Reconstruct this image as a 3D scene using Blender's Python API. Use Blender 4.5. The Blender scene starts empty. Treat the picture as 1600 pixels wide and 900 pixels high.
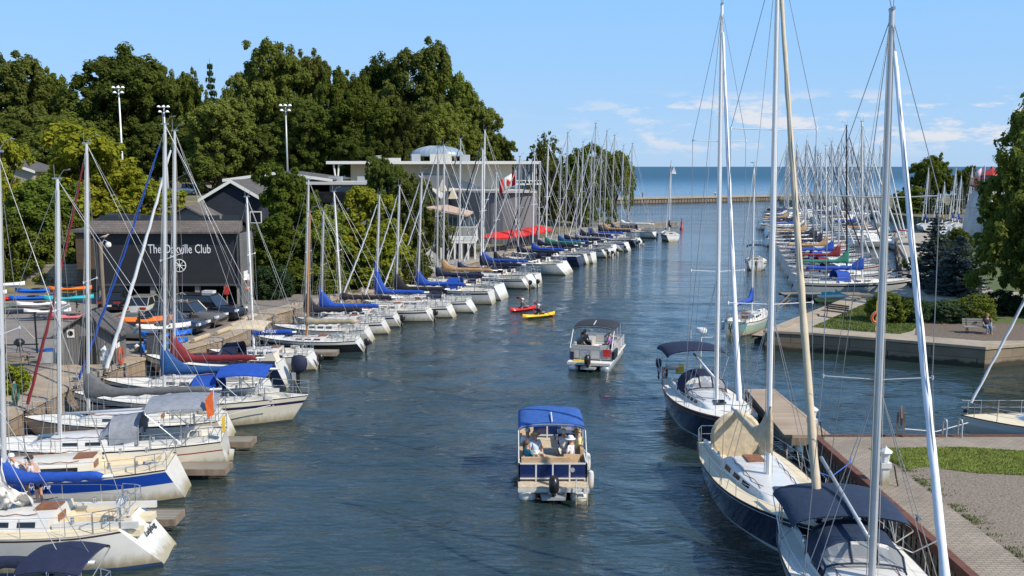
import bpy, math, random
import numpy as np
from mathutils import Vector, Matrix
R=math.radians
random.seed(7); np.random.seed(7)
SC=bpy.context.scene; COL=SC.collection
# ---------------------------------------------------------------- camera, sky, sun, exposure
F=1450.0; CH=12.0; PT=math.atan(190/F)
cd=bpy.data.cameras.new("camera"); cam=bpy.data.objects.new("camera",cd); COL.objects.link(cam)
cd.sensor_width=36; cd.lens=36*F/1600; cd.clip_end=60000; cd.clip_start=0.5
cam.location=(0,0,CH); cam.rotation_euler=(math.pi/2-PT,0,0); SC.camera=cam
SUN_EL=R(42); SUN_AZ=R(120)          # azimuth clockwise from +Y (the view): the sun stands to the right and a little behind
sdir=Vector((math.sin(SUN_AZ)*math.cos(SUN_EL),math.cos(SUN_AZ)*math.cos(SUN_EL),math.sin(SUN_EL)))
W=bpy.data.worlds.new("World"); SC.world=W; W.use_nodes=True
nt=W.node_tree; N=nt.nodes; Lk=nt.links; N.clear()
out=N.new('ShaderNodeOutputWorld'); bg=N.new('ShaderNodeBackground'); bg.inputs[1].default_value=0.115
sky=N.new('ShaderNodeTexSky'); sky.sky_type='NISHITA'; sky.sun_disc=False; sky.sun_elevation=SUN_EL; sky.sun_rotation=SUN_AZ
sky.altitude=0; sky.air_density=1.0; sky.dust_density=0.4; sky.ozone_density=3.0
tc=N.new('ShaderNodeTexCoord'); sp=N.new('ShaderNodeSeparateXYZ'); Lk.new(tc.outputs['Generated'],sp.inputs[0])
mp=N.new('ShaderNodeMapping'); mp.inputs['Scale'].default_value=(17,17,62); Lk.new(tc.outputs['Generated'],mp.inputs[0])
nz=N.new('ShaderNodeTexNoise'); nz.inputs['Scale'].default_value=1.0; nz.inputs['Detail'].default_value=9; nz.inputs['Roughness'].default_value=.62
Lk.new(mp.outputs[0],nz.inputs['Vector'])
def mr(v,a,b,c=0,d=1):
    n=N.new('ShaderNodeMapRange'); n.interpolation_type='SMOOTHSTEP'
    for i,x in enumerate((a,b,c,d)): n.inputs[i+1].default_value=x
    Lk.new(v,n.inputs[0]); return n.outputs[0]
def mul(a,b):
    n=N.new('ShaderNodeMath'); n.operation='MULTIPLY'; n.use_clamp=True
    for i,x in enumerate((a,b)):
        if isinstance(x,float): n.inputs[i].default_value=x
        else: Lk.new(x,n.inputs[i])
    return n.outputs[0]
cl=mul(mr(nz.outputs[0],.49,.62),mul(mr(sp.outputs[2],.004,.03),mr(sp.outputs[2],.082,.058)))
cl=mul(mul(cl,mr(sp.outputs[0],-.05,.25)),.85)
mx=N.new('ShaderNodeMixRGB'); K=1/.115/1.43
gr=N.new('ShaderNodeValToRGB'); el=gr.color_ramp.elements; el[0].position=0; el[0].color=(.40*K/10,.615*K/10,.90*K/10,1); el[1].position=.62; el[1].color=(.16*K/10,.40*K/10,.90*K/10,1); e=el.new(.17); e.color=(.29*K/10,.585*K/10,1.0*K/10,1); e=el.new(.06); e.color=(.345*K/10,.59*K/10,.93*K/10,1)
Lk.new(sp.outputs[2],gr.inputs[0]); sc=N.new('ShaderNodeVectorMath'); sc.operation='SCALE'; sc.inputs['Scale'].default_value=10; Lk.new(gr.outputs[0],sc.inputs[0])
mg=N.new('ShaderNodeMixRGB'); Lk.new(mr(sp.outputs[2],.25,.75,.88,.35),mg.inputs[0]); Lk.new(sky.outputs[0],mg.inputs[1]); Lk.new(sc.outputs[0],mg.inputs[2])
Lk.new(cl,mx.inputs[0]); Lk.new(mg.outputs[0],mx.inputs[1]); mx.inputs[2].default_value=(.80*K,.80*K,.84*K,1)
Lk.new(mx.outputs[0],bg.inputs[0]); Lk.new(bg.outputs[0],out.inputs[0])
sl=bpy.data.lights.new("sun",'SUN'); sl.energy=3.8; sl.angle=R(.53); sl.color=(1,.93,.82)
so=bpy.data.objects.new("sun",sl); COL.objects.link(so); so.rotation_euler=sdir.to_track_quat('Z','Y').to_euler(); so.location=(40,-40,60)
SC.view_settings.view_transform='Standard'; SC.view_settings.look='None'; SC.view_settings.exposure=0.55; SC.view_settings.gamma=1
SC.render.engine='CYCLES'
try: SC.cycles.max_bounces=6; SC.cycles.transparent_max_bounces=12; SC.cycles.caustics_reflective=False; SC.cycles.caustics_refractive=False
except Exception: pass
# ---------------------------------------------------------------- helpers
def P(u,v,z=0.):
    "ground point at height z under a sight line (survey helper)"
    a=(u-800)/F; b=(v-450)/F
    d=(a,math.cos(PT)-b*math.sin(PT),-math.sin(PT)-b*math.cos(PT)); t=(z-CH)/d[2]
    return Vector((a*t,d[1]*t,z))
def X(u,y): return (u-800)/F*y*1.0
def Zv(v,y): return CH-y*math.tan(PT+math.atan((v-450)/F))
def tag(o,label=None,cat=None,group=None,kind=None):
    if label: o['label']=label
    if cat: o['category']=cat
    if group: o['group']=group
    if kind: o['kind']=kind
    return o
def thing(name,label,cat,loc=(0,0,0),rz=0,group=None):
    o=bpy.data.objects.new(name,None); COL.objects.link(o); o.empty_display_size=.2
    o.location=loc; o.rotation_euler=(0,0,rz); return tag(o,label,cat,group)
class MB:
    def __init__(s): s.v=[]; s.f=[]; s.m=[]
    def add(s,vs,fs,m=0):
        b=len(s.v); s.v+=[tuple(x) for x in vs]
        for f in fs: s.f.append(tuple(b+i for i in f)); s.m.append(m)
        return s
    def box(s,c,d,rz=0,m=0,tilt=0):
        M=Matrix.Rotation(rz,3,'Z')@Matrix.Rotation(tilt,3,'Y'); c=Vector(c)
        vs=[c+M@Vector((x*d[0]/2,y*d[1]/2,z*d[2]/2)) for x in(-1,1) for y in(-1,1) for z in(-1,1)]
        return s.add(vs,[(0,1,3,2),(4,6,7,5),(0,4,5,1),(2,3,7,6),(0,2,6,4),(1,5,7,3)],m)
    def tube(s,pts,r,n=6,m=0,cap=True,flat=1):
        pts=[Vector(p) for p in pts]; k=len(pts)
        if not hasattr(r,'__len__'): r=[r]*k
        rings=[]; up=None
        for i,p in enumerate(pts):
            t=(pts[min(i+1,k-1)]-pts[max(i-1,0)])
            t=t.normalized() if t.length>1e-9 else Vector((0,0,1))
            if up is None: up=Vector((0,0,1)) if abs(t.z)<.9 else Vector((1,0,0))
            a=(up-t*up.dot(t)).normalized(); b=t.cross(a); up=a
            rings.append([p+(a*math.cos(q*2*math.pi/n)*flat+b*math.sin(q*2*math.pi/n))*r[i] for q in range(n)])
        return s.loft(rings,True,cap,m)
    def loft(s,rings,closed=True,cap=True,m=0):
        n=len(rings[0]); vs=[p for r in rings for p in r]; fs=[]; ms=[]
        for i in range(len(rings)-1):
            for j in range(n if closed else n-1):
                k=(j+1)%n; fs.append((i*n+j,i*n+k,(i+1)*n+k,(i+1)*n+j)); ms.append(m[j] if hasattr(m,'__len__') else m)
        if cap:
            fs.append(tuple(range(n-1,-1,-1))); fs.append(tuple((len(rings)-1)*n+j for j in range(n)))
            c=m[-1] if hasattr(m,'__len__') else m; ms+=[c,c]
        b=len(s.v); s.v+=[tuple(p) for p in vs]
        for f,mm in zip(fs,ms): s.f.append(tuple(b+i for i in f)); s.m.append(mm)
        return s
    def lathe(s,prof,c=(0,0,0),n=12,m=0,axis='Z',sc=(1,1,1)):
        rs=[]
        for r,z in prof:
            ring=[]
            for q in range(n):
                a=q*2*math.pi/n; p=(r*math.cos(a)*sc[0],r*math.sin(a)*sc[1],z*sc[2])
                if axis=='Y': p=(p[0],p[2],p[1])
                if axis=='X': p=(p[2],p[0],p[1])
                ring.append((c[0]+p[0],c[1]+p[1],c[2]+p[2]))
            rs.append(ring)
        return s.loft(rs,True,True,m)
    def prism(s,poly,z0,z1,m=0):
        n=len(poly); vs=[(p[0],p[1],z0) for p in poly]+[(p[0],p[1],z1) for p in poly]
        return s.add(vs,[tuple(range(n-1,-1,-1)),tuple(range(n,2*n))]+[(i,(i+1)%n,n+(i+1)%n,n+i) for i in range(n)],m)
    def build(s,name,mats,parent=None,smooth=False,label=None):
        me=bpy.data.meshes.new(name); me.from_pydata(s.v,[],s.f); me.validate()
        for m in (mats if isinstance(mats,(list,tuple)) else [mats]): me.materials.append(m)
        for p,mi in zip(me.polygons,s.m): p.material_index=mi; p.use_smooth=bool(smooth)
        o=bpy.data.objects.new(name,me); COL.objects.link(o)
        if parent: o.parent=parent
        if label: o['label']=label
        if smooth and smooth!='all':
            try:
                me.update(); bmn=me
                a=me.attributes.new('sharp_edge','BOOLEAN','EDGE') if 'sharp_edge' not in me.attributes else me.attributes['sharp_edge']
                fn={}
                for p in me.polygons:
                    for ek in p.edge_keys: fn.setdefault(ek,[]).append(p.normal)
                for e in me.edges:
                    l=fn.get(tuple(sorted(e.vertices)),[])
                    if len(l)==2 and l[0].dot(l[1])<.72: a.data[e.index].value=True
            except Exception as ex: print('sharp',ex)
        return o
def kids(o): return [c for c in bpy.data.objects if c.parent==o]
def copy_tree(o,parent=None,_k=None):
    if _k is None:
        _k={}
        for c in bpy.data.objects:
            if c.parent: _k.setdefault(c.parent.name,[]).append(c)
    c=o.copy(); COL.objects.link(c); c.parent=parent
    for ch in _k.get(o.name,[]): copy_tree(ch,c,_k)
    return c
_mc={}
def mat(name,col,rough=.5,metal=0,var=0,scale=8,bump=0,bscale=None,col2=None,spec=.5,coat=0,stretch=None,alpha=1,trans=0):
    if name in _mc: return _mc[name]
    m=bpy.data.materials.new(name); m.use_nodes=True; t=m.node_tree; b=t.nodes['Principled BSDF']
    b.inputs['Base Color'].default_value=(*col,1); b.inputs['Roughness'].default_value=rough; b.inputs['Metallic'].default_value=metal
    b.inputs['Specular IOR Level'].default_value=spec; b.inputs['Coat Weight'].default_value=coat; b.inputs['Alpha'].default_value=alpha
    b.inputs['Transmission Weight'].default_value=trans
    if var or bump or col2:
        c=t.nodes.new('ShaderNodeTexCoord'); mpp=t.nodes.new('ShaderNodeMapping'); t.links.new(c.outputs['Object'],mpp.inputs[0])
        if stretch: mpp.inputs['Scale'].default_value=stretch
    if var or col2:
        n=t.nodes.new('ShaderNodeTexNoise'); n.inputs['Scale'].default_value=scale; n.inputs['Detail'].default_value=6; n.inputs['Roughness'].default_value=.65
        t.links.new(mpp.outputs[0],n.inputs['Vector'])
        r=t.nodes.new('ShaderNodeValToRGB'); r.color_ramp.elements[0].position=.32; r.color_ramp.elements[1].position=.68
        c2=col2 or tuple(min(1,x*(1+var)) for x in col); c1=tuple(x*(1-var) for x in col)
        r.color_ramp.elements[0].color=(*c1,1); r.color_ramp.elements[1].color=(*c2,1)
        t.links.new(n.outputs[0],r.inputs[0]); t.links.new(r.outputs[0],b.inputs['Base Color'])
    if bump:
        n2=t.nodes.new('ShaderNodeTexNoise'); n2.inputs['Scale'].default_value=bscale or scale*3; n2.inputs['Detail'].default_value=5
        t.links.new(mpp.outputs[0],n2.inputs['Vector'])
        bp=t.nodes.new('ShaderNodeBump'); bp.inputs['Strength'].default_value=bump; bp.inputs['Distance'].default_value=.03
        t.links.new(n2.outputs[0],bp.inputs['Height']); t.links.new(bp.outputs[0],b.inputs['Normal'])
    _mc[name]=m; return m
def brick(name,c1,c2,mortar,w,h,rough=.85,ms=.012,vert=False,bump=.4,off=.5,stain=None):
    m=mat(name,c1,rough,var=.01); t=m.node_tree; b=t.nodes['Principled BSDF']
    c=t.nodes.new('ShaderNodeTexCoord'); k=t.nodes.new('ShaderNodeTexBrick')
    if vert:
        s=t.nodes.new('ShaderNodeSeparateXYZ'); a=t.nodes.new('ShaderNodeMath'); a.operation='ADD'; q=t.nodes.new('ShaderNodeCombineXYZ')
        t.links.new(c.outputs['Object'],s.inputs[0]); t.links.new(s.outputs[0],a.inputs[0]); t.links.new(s.outputs[1],a.inputs[1])
        t.links.new(a.outputs[0],q.inputs[0]); t.links.new(s.outputs[2],q.inputs[1]); t.links.new(q.outputs[0],k.inputs['Vector'])
    else: t.links.new(c.outputs['Object'],k.inputs['Vector'])
    k.inputs['Scale'].default_value=1; k.inputs['Brick Width'].default_value=w; k.inputs['Row Height'].default_value=h
    k.inputs['Mortar Size'].default_value=ms; k.offset=off
    if stain:
        pass
    k.inputs['Color1'].default_value=(*c1,1); k.inputs['Color2'].default_value=(*c2,1); k.inputs['Mortar'].default_value=(*mortar,1)
    n=t.nodes.new('ShaderNodeTexNoise'); n.inputs['Scale'].default_value=.7; n.inputs['Detail'].default_value=8; t.links.new(c.outputs['Object'],n.inputs['Vector'])
    mm=t.nodes.new('ShaderNodeMixRGB'); mm.blend_type='MULTIPLY'; mm.inputs[0].default_value=.55
    rr=t.nodes.new('ShaderNodeValToRGB'); rr.color_ramp.elements[0].position=.3; rr.color_ramp.elements[0].color=(.55,.52,.48,1); rr.color_ramp.elements[1].position=.65
    t.links.new(n.outputs[0],rr.inputs[0]); t.links.new(k.outputs[0],mm.inputs[1]); t.links.new(rr.outputs[0],mm.inputs[2])
    src=mm.outputs[0]
    if stain:
        s2=t.nodes.new('ShaderNodeSeparateXYZ'); t.links.new(c.outputs['Object'],s2.inputs[0]); n3=t.nodes.new('ShaderNodeTexNoise'); n3.inputs['Scale'].default_value=1.1; n3.inputs['Detail'].default_value=6; t.links.new(c.outputs['Object'],n3.inputs['Vector'])
        ad=t.nodes.new('ShaderNodeMath'); ad.operation='MULTIPLY_ADD'; ad.inputs[1].default_value=-.7; t.links.new(n3.outputs[0],ad.inputs[0]); t.links.new(s2.outputs[2],ad.inputs[2])
        rg=t.nodes.new('ShaderNodeMapRange'); rg.inputs[1].default_value=stain[0]-.35; rg.inputs[2].default_value=stain[0]+.15-.35; t.links.new(ad.outputs[0],rg.inputs[0])
        m3=t.nodes.new('ShaderNodeMixRGB'); m3.inputs[1].default_value=(*stain[1],1); t.links.new(rg.outputs[0],m3.inputs[0]); t.links.new(src,m3.inputs[2]); src=m3.outputs[0]
    t.links.new(src,b.inputs['Base Color'])
    bp=t.nodes.new('ShaderNodeBump'); bp.inputs['Strength'].default_value=bump; bp.inputs['Distance'].default_value=.02; bp.invert=True
    t.links.new(k.outputs['Fac'],bp.inputs['Height']); t.links.new(bp.outputs[0],b.inputs['Normal'])
    return m
white=mat('white_gelcoat',(.62,.61,.57),.3,var=.06,scale=1.5,coat=.3)
cream=mat('cream_gelcoat',(.66,.61,.50),.35,var=.05,scale=1.5,coat=.3)
greyhull=mat('grey_gelcoat',(.42,.43,.42),.35,var=.05,scale=1.5)
navyhull=mat('navy_gelcoat',(.006,.012,.035),.12,coat=1,var=.1)
blackhull=mat('black_gelcoat',(.01,.01,.012),.2,coat=.5)
greenhull=mat('pale_green_gelcoat',(.30,.42,.34),.35,var=.05)
tanhull=mat('tan_gelcoat',(.50,.42,.32),.4,var=.06)
def scum(m):
    t=m.node_tree; b=t.nodes['Principled BSDF']; l=b.inputs['Base Color'].links[0]; src=l.from_socket; c=t.nodes.new('ShaderNodeTexCoord'); s=t.nodes.new('ShaderNodeSeparateXYZ'); t.links.new(c.outputs['Object'],s.inputs[0])
    mp=t.nodes.new('ShaderNodeMapping'); mp.inputs['Scale'].default_value=(3,3,.5); t.links.new(c.outputs['Object'],mp.inputs[0]); n=t.nodes.new('ShaderNodeTexNoise'); n.inputs['Scale'].default_value=2.2; n.inputs['Detail'].default_value=5; t.links.new(mp.outputs[0],n.inputs['Vector'])
    a=t.nodes.new('ShaderNodeMath'); a.operation='MULTIPLY_ADD'; a.inputs[1].default_value=-.5; t.links.new(n.outputs[0],a.inputs[0]); t.links.new(s.outputs[2],a.inputs[2]); r=t.nodes.new('ShaderNodeMapRange'); r.inputs[1].default_value=-.12; r.inputs[2].default_value=.22; t.links.new(a.outputs[0],r.inputs[0])
    x=t.nodes.new('ShaderNodeMixRGB'); x.inputs[1].default_value=(.34,.29,.18,1); t.links.new(r.outputs[0],x.inputs[0]); t.links.new(src,x.inputs[2]); t.links.new(x.outputs[0],b.inputs['Base Color'])
for m_ in(white,cream,greyhull,greenhull,tanhull): scum(m_)
deckm=mat('deck_nonskid',(.70,.67,.59),.65,var=.07,scale=3,bump=.1,bscale=60)
deckc=mat('deck_cream_nonskid',(.64,.55,.38),.7,var=.07,scale=3,bump=.1,bscale=60)
bluest=mat('blue_stripe',(.008,.05,.30),.3,coat=.3); navyst=mat('navy_stripe',(.008,.012,.05),.3)
redst=mat('red_stripe',(.25,.03,.02),.4); blackst=mat('black_stripe',(.012,.012,.014),.4)
bottom=mat('bottom_paint',(.04,.045,.06),.8,var=.2)
alu=mat('mast_aluminium',(.60,.61,.61),.35,.35,var=.06,scale=2,stretch=(1,1,.3)); alud=mat('weathered_aluminium',(.42,.43,.43),.45,.3,var=.08,scale=2)
mastw=mat('white_painted_mast',(.72,.72,.71),.35,var=.04,scale=2)
wire=mat('steel_wire',(.33,.33,.33),.4,.6); steel=mat('stainless_steel',(.62,.62,.62),.22,.9)
teak=mat('teak_trim',(.22,.09,.04),.55,var=.25,scale=6)
woodmast=mat('varnished_wood',(.42,.19,.06),.3,var=.2,scale=4,stretch=(1,1,.1),coat=.5)
glass=mat('tinted_window',(.012,.014,.016),.08,coat=.5)
clear=mat('clear_vinyl',(.55,.57,.58),.12,alpha=.38)
rope_m=mat('rope',(.45,.42,.36),.8); black=mat('black_plastic',(.012,.012,.013),.35); blackf=mat('black_canvas',(.012,.012,.018),.85,bump=.4,bscale=5)
def canvas(n,c): return mat(n,c,.8,var=.18,scale=4,bump=1.0,bscale=4)
navyc=canvas('navy_canvas',(.009,.014,.042)); bluec=canvas('royal_blue_canvas',(.008,.06,.33)); tealc=canvas('teal_blue_canvas',(.006,.06,.19))
redc=canvas('maroon_canvas',(.17,.012,.018)); greyc=canvas('grey_canvas',(.10,.105,.11)); lgreyc=canvas('light_grey_canvas',(.22,.235,.26))
beigec=canvas('beige_canvas',(.50,.41,.28)); greenc=canvas('green_canvas',(.02,.17,.12)); whitec=canvas('white_sailcloth',(.70,.67,.62))
tanc=canvas('tan_canvas',(.40,.24,.12)); orangec=canvas('orange_fabric',(.55,.10,.02)); yellowc=canvas('yellow_fabric',(.65,.45,.04)); slatec=canvas('slate_blue_canvas',(.012,.026,.058))
def hvert(t,L,B,fb,bs=.72):
    if t<.42: b=bs+(1-bs)*math.sin(math.pi/2*t/.42)
    else: b=max(.012,max(0,math.cos(math.pi/2*((t-.42)/.58)**1.25))**.82) if t<1 else .012
    zs=fb*(1+.30*max(0,(t-.35)/.65)**2+.04*max(0,(.35-t)/.35)**2)
    return B/2*b,zs
def hx(t,s,L,rk,ov):
    # x of a hull point; s 0..1 keel to sheer
    x=t*L
    if t<.25: x+=rk*s*(1-t/.25)
    if t>.6: x-=ov*max(0,1-s)**1.3*((t-.6)/.4)**1.5
    return x
def stay(mb,a,b,r): mb.tube([a,b],r,4)
def sailboat(mastpos,head,L,B=None,fb=None,hull=white,stripe=navyst,boot=bottom,transom=white,deck=deckm,cabin=white,cover=navyc,mast=alu,mtop=13.,
             jib=None,jibr=.09,rk=.5,ov=.9,rake=.05,label='',cat='sailboat',group=None,detail=2,dodger=None,bimini=None,outboard=None,xm=.56,wheel=False,
             boomlen=None,rail=True,wins=3,covh=1.0,covp=.26,name='sailboat',stern=None,dblend=False,boomup=0,spread=(.5,),toe=blackst,stripew=(.80,.90),z0=0,wr=None,nomast=False,cabh=.42,fender=None,trunk=(.34,.74),sprw=None):
    B=B or L*.32; fb=fb or .32+.072*L; bs=.10 if dblend else .70
    h=Vector((head[0],head[1],0)).normalized(); rz=math.atan2(h.y,h.x); XM=L*xm
    if stern is not None: loc=Vector((stern[0],stern[1],z0))
    else: loc=Vector((mastpos[0],mastpos[1],z0))-h*XM
    root=thing(name,label,cat,loc,rz,group)
    n=24 if detail>1 else 12; wr=wr or (.011 if detail>1 else .02)
    S=[0,.10,.22,.30,.45,.62,stripew[0],stripew[1],1] if detail>0 else [0,.25,.3,.6,stripew[0],stripew[1],1]
    zb=-.25
    def hp(t,s,side):
        b,zs=hvert(t,L,B,fb,bs); z=zb+(zs-zb)*s
        wl=.70 if t<.55 else .70-.45*((t-.55)/.45)
        wl*=1 if t>.12 else (.72+.28*t/.12)
        return Vector((hx(t,max(0,z/zs),L,rk,ov),side*b*(wl+(1-wl)*s**.75),z))
    mb=MB(); rows=[]
    for i in range(n+1):
        t=(i/n)
        rows.append([hp(t,s,-1) for s in reversed(S)]+[hp(t,s,1) for s in S])
    ms=[]
    for k in range(len(S)-1):
        s=(S[k]+S[k+1])/2; zz=zb+(fb-zb)*s
        ms.append(0 if zz<.10 else (2 if stripew[0]<s<stripew[1] else 1))
    ml=list(reversed(ms))+[0]+ms
    mb.loft(rows,False,False,ml+[0])
    mb.v+=[]; b0=len(mb.v); tr=rows[0]; mb.v+=[tuple(p) for p in tr]; mb.f.append(tuple(b0+i for i in range(len(tr)))); mb.m.append(3)
    # flip check not needed: hull is closed by the deck
    hullo=mb.build('hull',[boot,hull,stripe,transom],root,True)
    # deck with cockpit well
    mb=MB(); rows=[]
    ts=sorted(set([i/n for i in range(n+1)]+[.06,.061,.329,.33])); cz=.42
    for t in ts:
        b,zs=hvert(t,L,B,fb,bs); x=hx(t,1,L,rk,ov); cw=min(.26*B,b*.62); d=cz if .0605<t<.3295 else 0
        cam_=.03 if t<.9 else 0
        rows.append([(x,-b*.985,zs+.005),(x,-cw,zs+cam_),(x,-cw*.97,zs+cam_-d),(x,cw*.97,zs+cam_-d),(x,cw,zs+cam_),(x,b*.985,zs+.005)])
    mb.loft(rows,False,False,0); mb.build('deck',deck,root)
    if detail>0 and toe:
        mb=MB()
        for sd in(-1,1):
            pts=[]
            for i in range(n+1):
                b,zs=hvert(i/n,L,B,fb,bs); pts.append((hx(i/n,1,L,rk,ov),sd*b*.99,zs+.03))
            mb.tube(pts,.022 if detail>1 else .03,4)
        mb.build('toe_rail',toe,root)
    # cabin trunk
    ct0,ct1=trunk; mb=MB(); rings=[]; K=9
    def cabp(t,sy):
        b,zs=hvert(t,L,B,fb,bs); q=(t-ct0)/(ct1-ct0); w=min(.33*B,b*.68)*(1-.25*q); hh=cabh*(1-.35*q)*(1 if q<.8 else max(.02,1-((q-.8)/.2)**1.5))
        return w,zs,hh
    for i in range(K+1):
        t=ct0+(ct1-ct0)*i/K; w,zs,hh=cabp(t,0); x=hx(t,1,L,rk,ov)
        rings.append([(x,-w,zs-.02),(x,-w*.88,zs+hh*.82),(x,-w*.72,zs+hh*.98),(x,0,zs+hh*1.08),(x,w*.72,zs+hh*.98),(x,w*.88,zs+hh*.82),(x,w,zs-.02)])
    mb.loft(rings,False,True,0); cab=mb.build('cabin',cabin,root,True)
    def cabtop(x):
        t=x/L
        if ct0<t<ct1: w,zs,hh=cabp(t,0); return zs+hh*1.08
        return hvert(min(1,max(0,t)),L,B,fb,bs)[1]+.03
    if detail>0:
        for sd in(-1,1):
            for j in range(wins):
                a=.10+j*(.62/wins); c=a+.62/wins*.68; mw=MB(); q=[]
                for tt,s in((a,.32),(c,.32),(c,.70),(a,.70)):
                    t=ct0+(ct1-ct0)*tt; w,zs,hh=cabp(t,0); q.append(Vector((hx(t,1,L,rk,ov),sd*(w*(1-.12*s/.82)+.012),zs+hh*s*.98)))
                q2=[p+Vector((0,-sd*.02,0)) for p in q]
                mw.add(q+q2,[(0,1,2,3),(7,6,5,4),(0,4,5,1),(1,5,6,2),(2,6,7,3),(3,7,4,0)]); mw.build('window',glass,cab)
        mb=MB(); x=L*(ct0+.035); mb.box((x,0,cabtop(x+.2)+.02),(L*.07,.62,.06)); mb.build('hatch',glass if detail<2 else teak,root)
        mb=MB(); x=L*(ct0)-.03; b,zs=hvert(ct0,L,B,fb,bs); mb.box((x+.012,0,zs+.02),(.03,.52,cabh*1.1)); mb.build('companionway_door',teak,root)
        x=L*.68; 
        if detail>1:
            mb=MB(); mb.box((x,0,cabtop(x)+.02),(.5,.5,.05),tilt=.04); mb.build('fore_hatch',glass,root)
            for sd in(-1,1):
                mb=MB(); w,zs,hh=cabp((ct0+ct1)/2,0)
                pts=[]
                for i in range(9):
                    t=ct0+(ct1-ct0)*(.1+.7*i/8); w,zs,hh=cabp(t,0); pts.append((hx(t,1,L,rk,ov),sd*w*.70,zs+hh*1.0+.05*(i%2==0)+.01))
                mb.tube(pts,.016,4); mb.build('handrail',teak,root)
            for sd in(-1,1):
                mb=MB(); b,zs=hvert(.2,L,B,fb,bs); cw=min(.26*B,b*.62)
                mb.box((L*.2,sd*(cw+.06),zs+.11),(L*.26,.10,.2)); mb.build('coaming',cabin,root)
                for q in(.17,.27):
                    mb=MB(); mb.lathe([(.075,0),(.06,.05),(.05,.1),(.07,.15),(.03,.17)],(L*q,sd*(cw+.07),zs+.21),8); mb.build('winch',steel,root,True)
            # cockpit benches
            for sd in(-1,1):
                mb=MB(); b,zs=hvert(.2,L,B,fb,bs); cw=min(.26*B,b*.62); mb.box((L*.2,sd*cw*.72,zs-.19),(L*.262,cw*.5,.2)); mb.build('cockpit_bench',deck,root)
    # rails
    if rail and detail>0:
        r=.014 if detail>1 else .022
        def dk(t,up,ins=.96):
            b,zs=hvert(t,L,B,fb,bs); return b*ins,zs+up,hx(t,1,L,rk,ov)
        mb=MB(); pts=[]
        for t,sd in((.88,-1),(.94,-1),(.985,-1),(.985,1),(.94,1),(.88,1)):
            b,z,x=dk(t,.62); pts.append((x+(.12 if t>.95 else 0),sd*b,z+(.05 if t>.95 else 0)))
        mb.tube(pts,r,5); mb.tube([(p[0],p[1],p[2]-.3) for p in pts],r*.8,5)
        for t,sd in((.88,-1),(.96,-1),(.96,1),(.88,1)):
            b,z,x=dk(t,.62); mb.tube([(x,sd*b,z-.62),(x,sd*b,z)],r,5)
        mb.build('pulpit',steel,root)
        mb=MB(); pts=[]
        for t,sd in((.14,-1),(.05,-1),(.0,-1),(.0,1),(.05,1),(.14,1)):
            b,z,x=dk(t,.66); pts.append((x-.03,sd*b*(.9 if t==0 else 1),z))
        mb.tube(pts,r,5); mb.tube([(p[0],p[1],p[2]-.32) for p in pts],r*.8,5)
        for p in pts: mb.tube([(p[0],p[1],p[2]-.66),p],r,5)
        mb.build('stern_rail',steel,root)
        for sd in(-1,1):
            mb=MB(); tt=[.14,.27,.40,.53,.66,.78,.88] if detail>1 else [.14,.4,.66,.88]; top=[]
            for t in tt:
                b,z,x=dk(t,.6); mb.tube([(x,sd*b,z-.6),(x,sd*b,z)],r*.8,4); top.append((x,sd*b,z))
            mb.tube(top,wr*.7,4)
            if detail>1: mb.tube([(p[0],p[1],p[2]-.3) for p in top],wr*.6,4)
            mb.build('guard_rail',steel,root)
    # mast and rig
    zt=mtop; zm=cabtop(XM)
    def mp_(z): return Vector((XM-rake*(z-zm),0,z))
    if not nomast:
        rr=.042+.0042*L*1.05 if detail>0 else .085
        mb=MB(); zz=[zm-.05,zm+.3,(zm+zt)/2,zt*.85,zt]; mb.tube([mp_(z) for z in zz],[rr,rr,rr,rr*.95,rr*.72],10 if detail>1 else 6)
        mo=mb.build('mast',mast,root,True)
        if detail>0:
            mb=MB(); tp=mp_(zt); mb.box((tp.x,0,tp.z+.03),(.34,.06,.07)); mb.tube([tp,(tp.x-.25,0,tp.z+.35),(tp.x-.45,0,tp.z+.35)],.012,4); mb.tube([tp+Vector((.1,0,0)),tp+Vector((.1,0,.55))],.01,4)
            mb.tube([(tp.x-.45,.12,tp.z+.38),(tp.x-.45,-.12,tp.z+.38)],.02,4); mb.build('masthead_gear',wire,mo)
        else:
            mb=MB(); tp=mp_(zt); mb.tube([tp,(tp.x+.1,0,tp.z+.5)],.02,3); mb.build('masthead_gear',wire,mo)
        bd,zd=hvert(xm,L,B,fb,bs); sprs=[]
        for q in spread:
            z=zm+(zt-zm)*q; w=sprw or min(bd*.92,.085*L+.1); p=mp_(z)
            for sd in(-1,1):
                mb=MB(); mb.tube([p,(p.x-.12,sd*w,z+.05)],.026 if detail>1 else .034,5,flat=.6); mb.tube([(p.x-.12,sd*w,z-.0),(p.x-.12,sd*w,z+.10)],.035,5); mb.build('spreader',mast,mo)
            sprs.append((p.x-.12,w,z+.05))
        for sd in(-1,1):
            mb=MB(); path=[(XM,sd*bd*.93,zd)]+[(s[0],sd*s[1],s[2]) for s in sprs]+[tuple(mp_(zt-.1))]
            mb.tube(path,wr,4); mb.build('shroud',wire,root)
            if detail>1:
                for dx in(-.35,.4):
                    mb=MB(); q=mp_(zm+(zt-zm)*spread[0]-.1); stay(mb,(XM+dx,sd*bd*.9,zd),q,wr); mb.build('lower_shroud',wire,root)
        bowx=hx(.985,1,L,rk,ov); zbow=hvert(.985,L,B,fb,bs)[1]
        mb=MB(); stay(mb,(hx(.02,1,L,rk,ov),0,hvert(.02,L,B,fb,bs)[1]),mp_(zt),wr); mb.build('backstay',wire,root)
        A=Vector((bowx,0,zbow+.1)); Bt=mp_(zt-.2)
        mb=MB(); stay(mb,A,Bt,wr); mb.build('forestay',wire,root)
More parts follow.
